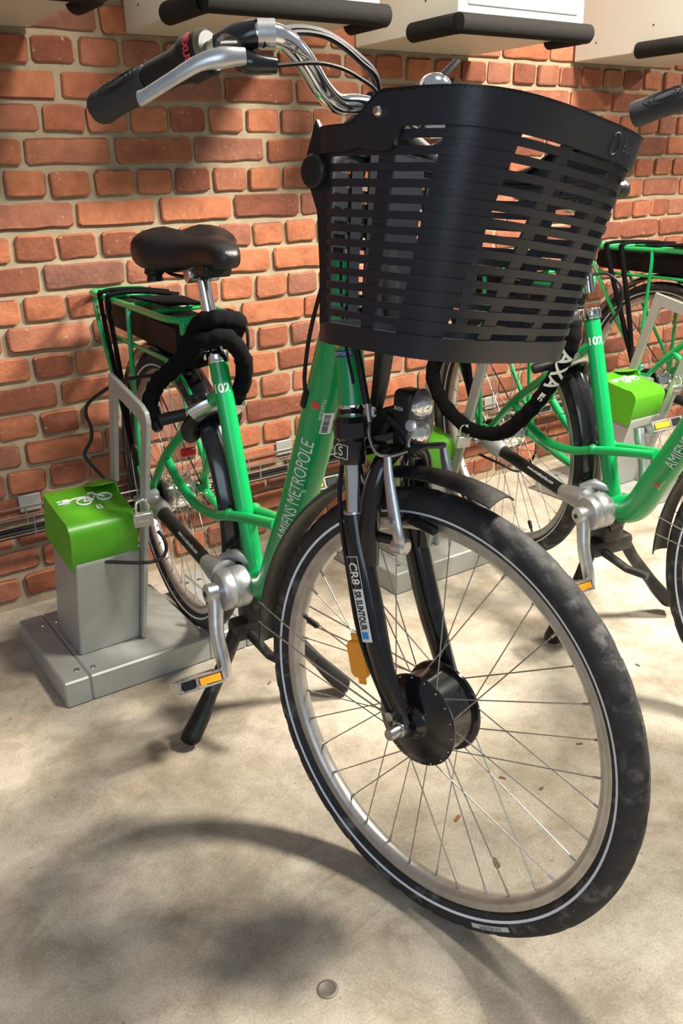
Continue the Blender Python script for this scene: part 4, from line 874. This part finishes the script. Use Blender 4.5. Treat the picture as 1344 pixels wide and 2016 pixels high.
# ---------------------------------------------------------------- charging docks
def make_dock():
    D = empty('charging_dock', (-0.07, -0.39, 0)); O = T(0.07, 0.39, 0)
    zt = 0.067
    mb = MB()
    mb.span((-0.2945, -0.58, 0.0), (0.012, -0.20, zt), 0.004, O); mb.span((0.078, -0.58, 0), (0.1145, -0.20, zt), 0.004, O)
    mb.span((0.010, -0.58, 0), (0.080, -0.520, zt), 0.004, O); mb.span((0.011, -0.53, 0), (0.079, -0.20, 0.022), 0, O)
    obj('base_plate', mb, 'dock_grey', D, 30)
    for x0, x1 in ((-0.357, -0.2955), (0.1155, 0.186)):
        mb = MB(); mb.span((x0, -0.58, 0), (x1, -0.20, zt), 0.004, O); obj('end_cap', mb, 'dock_grey', D, 30)
    bm_ = MB().lathe([(0.0075, 0), (0.0065, 0.0022), (0.003, 0.0035)], None, 14).mesh('bolt', 'steel')
    for x, y in ((-0.312, -0.535), (-0.276, -0.545), (-0.312, -0.265), (-0.276, -0.265), (0.097, -0.545), (0.135, -0.535), (0.097, -0.265), (0.135, -0.265)):
        link('bolt', bm_, D, O @ T(x, y, zt))
    # leaning post (extruded along x); poly in (y, z)
    YZ = lambda x: O @ frame((x, 0, 0), (0, 1, 0), (0, 0, 1), (1, 0, 0))
    mb = MB(); mb.prism([(-0.476, zt), (-0.5535, 0.330), (-0.545, 0.345), (-0.395, 0.375), (-0.300, zt)], -0.283, -0.130, YZ(0), 0.003); obj('post', mb, 'dock_grey', D, 30)
    # green cap with a rounded front edge
    pr = [(-0.352, 0.345), (-0.388, 0.458), (-0.386, 0.462)]
    for k in range(7):
        a = math.radians(80 + k * 15.5); pr.append((-0.532 + 0.034 * math.cos(a), 0.404 + 0.034 * math.sin(a)))
    pr += [(-0.547, 0.322), (-0.541, 0.316)]
    mb = MB(); mb.prism(pr, -0.2895, -0.1335, YZ(0), 0.0); cap = obj('cap', mb, 'dock_green', D, 35)
    # padlock lug: folded green ears on the right end of the cap
    lug = MB()
    arc = []
    for k in range(9):
        a = math.radians(200 - k * 25); arc.append((-0.160 + 0.034 * math.cos(a) * 0.9, -0.432 + 0.045 * math.sin(a)))
    lug.prism([(-0.190, 0.0), (-0.196, -0.030), (-0.186, -0.052), (-0.168, -0.060), (-0.1345, -0.058), (-0.1345, 0.004), (-0.160, 0.010)], 0, 0.003, O @ T(0, -0.386, 0.463) @ Mx.Rotation(math.radians(-9), 4, 'X'), 0.001)
    lug.prism([(-0.40, 0.40), (-0.40, 0.466), (-0.444, 0.472), (-0.456, 0.450), (-0.505, 0.443), (-0.535, 0.430), (-0.548, 0.39), (-0.50, 0.37)], 0, 0.004, YZ(-0.1335))
    obj('padlock_lug', lug, 'dock_green', cap, 30)
    # flat bar hoop beside the cap
    d = V((0, -0.297, 0.955)); out = [(-0.455, 0.07), (-0.492, 0.07), (-0.676, 0.672), (-0.672, 0.692), (-0.655, 0.702), (-0.474, 0.742), (-0.330, 0.28), (-0.330, 0.26)]
    inn = [(-0.365, 0.29), (-0.487, 0.690), (-0.500, 0.700), (-0.612, 0.674), (-0.630, 0.650), (-0.462, 0.10)]
    poly = [(-0.492, 0.07), (-0.682, 0.668), (-0.676, 0.690), (-0.652, 0.703), (-0.480, 0.742), (-0.400, 0.470), (-0.432, 0.470), (-0.500, 0.690), (-0.512, 0.696), (-0.632, 0.668), (-0.643, 0.652), (-0.462, 0.07)]
    mb = MB(); mb.prism(poly, -0.1295, -0.1185, YZ(0), 0.0015); obj('hoop', mb, 'dock_grey', D, 30)
    # pictogram on the cap: plug and bicycle, dock number
    p0, p1 = V((-0.388, 0.4625)), V((-0.526, 0.4385)); dr = (p1 - p0).normalized(); nr = V((dr.y, -dr.x)) ; nr = nr if nr.y > 0 else -nr
    def capf(x, y):      # x along world X, y from the back edge towards the front
        q = p0 + dr * y + nr * 0.0012; return O @ V((x, q.x, q.y))
    def line(pts, r=0.0022, closed=False):
        mb = MB().tube([(x, y, 0) for x, y in pts], r, 6, closed=closed, flat=0.25, ref=(0, 0, 1)) if False else MB().tube([capf(-0.276 + (x + 0.272) * 1.15, 0.004 + y * 1.05) for x, y in pts], r, 6, closed=closed)
        return mb
    ic = MB()
    def circ(cx, cy, r, n=22): return [(cx + r * math.cos(2 * pi * k / n), cy + r * math.sin(2 * pi * k / n)) for k in range(n)]
    for cx in (-0.222, -0.178):
        k = line(circ(cx, 0.070 if cx < -0.2 else 0.066, 0.0145), 0.0022, True); ic.add(k.v, k.f)
    for L_ in ([(-0.222, 0.070), (-0.213, 0.050), (-0.226, 0.050)], [(-0.222, 0.070), (-0.204, 0.071), (-0.192, 0.050), (-0.178, 0.066)], [(-0.192, 0.050), (-0.196, 0.038), (-0.206, 0.040)], [(-0.210, 0.052), (-0.204, 0.071)], [(-0.226, 0.050), (-0.240, 0.050), (-0.248, 0.056)], [(-0.262, 0.050), (-0.272, 0.050)], [(-0.262, 0.060), (-0.272, 0.060)]):
        k = line(L_); ic.add(k.v, k.f)
    k = line([(-0.262, 0.055), (-0.258, 0.055), (-0.254, 0.056), (-0.248, 0.056)], 0.006); ic.add(k.v, k.f)
    obj('pictogram', ic, 'white', cap)
    return D, capf
dock, capf = make_dock()
tag(dock, 'charging dock numbered 8 with green cap, left of the nearest bicycle', 'dock', 'green and grey charging docks')
SP = 0.96
docks = [dock]
for k, lb in ((1, 'charging dock partly hidden behind the headlight of the nearest bicycle'), (2, 'farthest charging dock behind the seat tube of the middle bicycle')):
    d_ = copy_tree(dock); d_.location.x += SP * k; tag(d_, lb, 'dock', 'green and grey charging docks'); docks.append(d_)
num = text('8', 0.030, 1.1, bold=0.0005); num.v = [tuple(capf(-0.196 + p[0], 0.116 - p[1])) for p in num.v]
capo = [c for c in dock.children if c.name.startswith('cap')][0]
flat('dock_number', num, 'grey_print', capo)
# padlocks
def make_padlock(x, label):
    e = empty('padlock', (x, -0.622, 0.437)); M = Mx.Rotation(math.radians(-12), 4, 'Z') @ Mx.Rotation(math.radians(17), 4, 'X')
    mb = MB(); mb.box((0.044, 0.014, 0.036), M, 0.002); body = obj('lock_body', mb, 'alloy', e)
    FR = M @ frame((0, -0.0072, 0), (1, 0, 0), (0, 0, 1), (0, -1, 0))
    flat('lettering', warp(text('ABUS', 0.010), lambda a, b, c: FR @ V((a, b, 0.0005))), 'grey_print' if False else 'white', body)
    mb = MB(); mb.tube([M @ V(p) for p in [(-0.014, 0, 0.015), (-0.014, 0.004, 0.034), (-0.010, 0.008, 0.043), (0, 0.010, 0.047), (0.010, 0.008, 0.043), (0.014, 0.004, 0.034), (0.014, 0, 0.015)]], 0.0033, 10, n=4); obj('shackle', mb, 'chrome', e)
    return tag(e, label, 'padlock', 'silver dock padlocks')
make_padlock(-0.139, 'small silver padlock hanging on the dock numbered 8')
make_padlock(-0.150 + SP, 'small silver padlock on the dock behind the headlight')
make_padlock(-0.158 + SP * 2, 'small silver padlock on the farthest dock')
def wcable(pts, r, label, name='charging_cable', m='black'):
    base = V(pts[0]); o = obj(name, MB().tube([V(p) - base for p in pts], r, 10, n=7), m); o.location = base
    return tag(o, label, 'cable', 'black charging cables')
wcable([(-0.129, -0.385, 0.455), (-0.154, -0.345, 0.497), (-0.163, -0.335, 0.523), (-0.142, -0.33, 0.552), (-0.137, -0.33, 0.582), (-0.145, -0.33, 0.614), (-0.143, -0.34, 0.642), (-0.123, -0.37, 0.67), (-0.092, -0.42, 0.702), (-0.062, -0.47, 0.72), (-0.005, -0.58, 0.741), (0.005, -0.62, 0.745)], 0.0045, 'black cable rising from the dock numbered 8 to the battery')
wcable([(-0.215, -0.550, 0.327), (-0.16, -0.582, 0.321), (-0.125, -0.60, 0.32), (-0.094, -0.59, 0.318), (-0.077, -0.58, 0.331), (-0.076, -0.57, 0.356), (-0.085, -0.56, 0.374)], 0.0042, 'short black cable curling under the cap of the dock numbered 8')
wcable([(1.10, -0.62, 0.43), (1.06, -0.66, 0.36), (1.02, -0.64, 0.31), (0.98, -0.60, 0.33), (0.93, -0.56, 0.36)], 0.004, 'black cable hanging under the hub of the middle bicycle')

# ---------------------------------------------------------------- wall cabinets with foam edge guards
def make_cabinet(x0, x1, label):
    e = empty('wall_cabinet', ((x0 + x1) / 2, 0, 1.487)); w = x1 - x0; h = 0.62; dp = 0.462; g = 0.012
    mb = MB(); mb.span((-w / 2, -dp, 0), (w / 2, -0.006, h), 0.003); body = obj('body', mb, 'cabinet', e, 30)
    mb = MB(); mb.span((-w / 2 + 0.03, -dp - 0.004, 0.05), (w / 2 - 0.03, -dp + 0.001, h - 0.03), 0.002); obj('front_panel', mb, 'cabinet_panel', e, 30)
    # foam tube round the lower front corner edges
    mb = MB(); r = 0.025
    mb.tube([(-w / 2 - 0.006, -0.285, 0.006), (-w / 2 - 0.006, -dp + 0.03, 0.006), (-w / 2 + 0.0, -dp - 0.004, 0.006), (-w / 2 + 0.03, -dp - 0.010, 0.006), (w / 2 - 0.03, -dp - 0.010, 0.006), (w / 2 + 0.0, -dp - 0.004, 0.006), (w / 2 + 0.006, -dp + 0.03, 0.006), (w / 2 + 0.006, -0.33, 0.006)], r, 14, n=3)
    obj('foam_guard', mb, 'foam', e, 50)
    hm = MB().lathe([(0.003, 0), (0.003, 0.0006)], None, 8).mesh('screw_hole', 'black')
    for y, z in ((-0.10, 0.05), (-0.33, 0.075)): link('screw_hole', hm, body, axis_frame((-w / 2 - 0.0002, y, z), (-1, 0, 0)))
    return tag(e, label, 'cabinet', 'pale wall cabinets')
make_cabinet(-0.515, -0.054, 'pale metal wall cabinet corner in the top left corner of the photo')
make_cabinet(0.187, 0.650, 'pale metal wall cabinet above the handlebar grip of the nearest bicycle')
make_cabinet(0.898, 1.363, 'pale metal wall cabinet above the basket, grey front panel over black foam edge')
make_cabinet(1.840, 2.305, 'pale metal wall cabinet at the top right edge of the photo')

# ---------------------------------------------------------------- wire cable tray along the wall
e = empty('cable_tray', (1.2, -0.05, 0.24)); O = T(-1.2, 0.05, -0.24)
x0, x1 = -2.2, 4.6
for y, z in ((-0.088, 0.311), (-0.088, 0.283), (-0.086, 0.256), (-0.060, 0.243), (-0.030, 0.243), (-0.014, 0.275), (-0.014, 0.308)):
    obj('wire', MB().tube([O @ V((x0, y, z)), O @ V((x1, y, z))], 0.0024, 6), 'wire', e)
cw = MB().tube([(0, -0.088, 0.311), (0, -0.088, 0.256), (0, -0.080, 0.246), (0, -0.020, 0.246), (0, -0.014, 0.254), (0, -0.014, 0.308)], 0.0020, 6).mesh('cross_wire', 'wire')
for k in range(int((x1 - x0) / 0.1)):
    link('cross_wire', cw, e, O @ T(x0 + 0.05 + 0.1 * k, 0, 0))
bpm = MB().span((-0.03, -0.012, -0.024), (0.03, -0.004, 0.024), 0.002).mesh('bracket', 'dock_grey')
for x in (-1.3, -0.235, 0.585, 1.5, 2.4): link('bracket', bpm, e, O @ T(x, 0, 0.315))
for dy, z in ((-0.07, 0.250), (-0.045, 0.252), (-0.055, 0.262)):
    obj('conduit', MB().tube([O @ V((x0, dy, z)), O @ V((x1, dy, z))], 0.006, 8), 'black' if dy != -0.045 else 'dock_grey', e)
tag(e, 'wire mesh cable tray along the foot of the brick wall', 'cable tray')
# ---------------------------------------------------------------- litter on the floor
def leaf(x, y, sz, rot, m, label, seed):
    rl = random.Random(seed); n = 12; top = []
    for k in range(n):
        a = 2 * pi * k / n; r = sz * (0.75 + 0.25 * math.cos(2 * a)) * rl.uniform(0.75, 1.1); top.append((r * math.cos(a), 0.62 * r * math.sin(a), 0.0015 + 0.3 * abs(r * math.sin(a)) * rl.uniform(0.2, 0.9)))
    vs = [(0, 0, 0.002)] + top + [(0, 0, 0.0005)] + [(p[0], p[1], max(0.0004, p[2] - 0.0008)) for p in top]
    fs = [(0, 1 + k, 1 + (k + 1) % n) for k in range(n)] + [(n + 1, n + 2 + (k + 1) % n, n + 2 + k) for k in range(n)] + [(1 + k, n + 2 + k, n + 2 + (k + 1) % n, 1 + (k + 1) % n) for k in range(n)]
    mb = MB().add(vs, fs); o = obj('fallen_leaf', mb, m); o.location = (x, y, 0); o.rotation_euler = (0, 0, rot)
    tag(o, label, 'leaf', 'fallen leaves')
leaf(0.131, -1.383, 0.011, 0.4, 'leaf_brown', 'largest reddish leaf scrap seen through the front wheel spokes', 1)
leaf(0.111, -1.509, 0.014, 1.1, 'leaf_olive', 'olive curled leaf near the bottom of the front wheel', 2)
leaf(0.282, -1.347, 0.008, 2.0, 'leaf_brown', 'small brown leaf scrap right of the hub motor', 3)
leaf(0.322, -1.416, 0.008, 0.2, 'leaf_olive', 'small tan leaf scrap beside the right rim', 4)
leaf(0.493, -1.363, 0.008, 2.6, 'leaf_brown', 'small dark leaf scrap close to the right tyre wall', 5)
leaf(0.657, -1.237, 0.009, 0.9, 'leaf_brown', 'brown leaf scrap near the upper right rim', 6)
leaf(0.849, -1.235, 0.008, 1.6, 'leaf_brown', 'small brown leaf scrap below the middle bicycle stand', 7)
leaf(0.077, -0.763, 0.009, 0.7, 'leaf_brown', 'brown leaf scrap between kickstand and front tyre', 8)
o = obj('floor_stud', MB().lathe([(0.0165, 0), (0.0165, 0.0012), (0.013, 0.002), (0.012, 0.0014)], None, 24), 'stud_metal'); o.location = (-0.273, -1.547, 0)
tag(o, 'round dark metal stud set in the concrete near the bottom edge', 'stud')
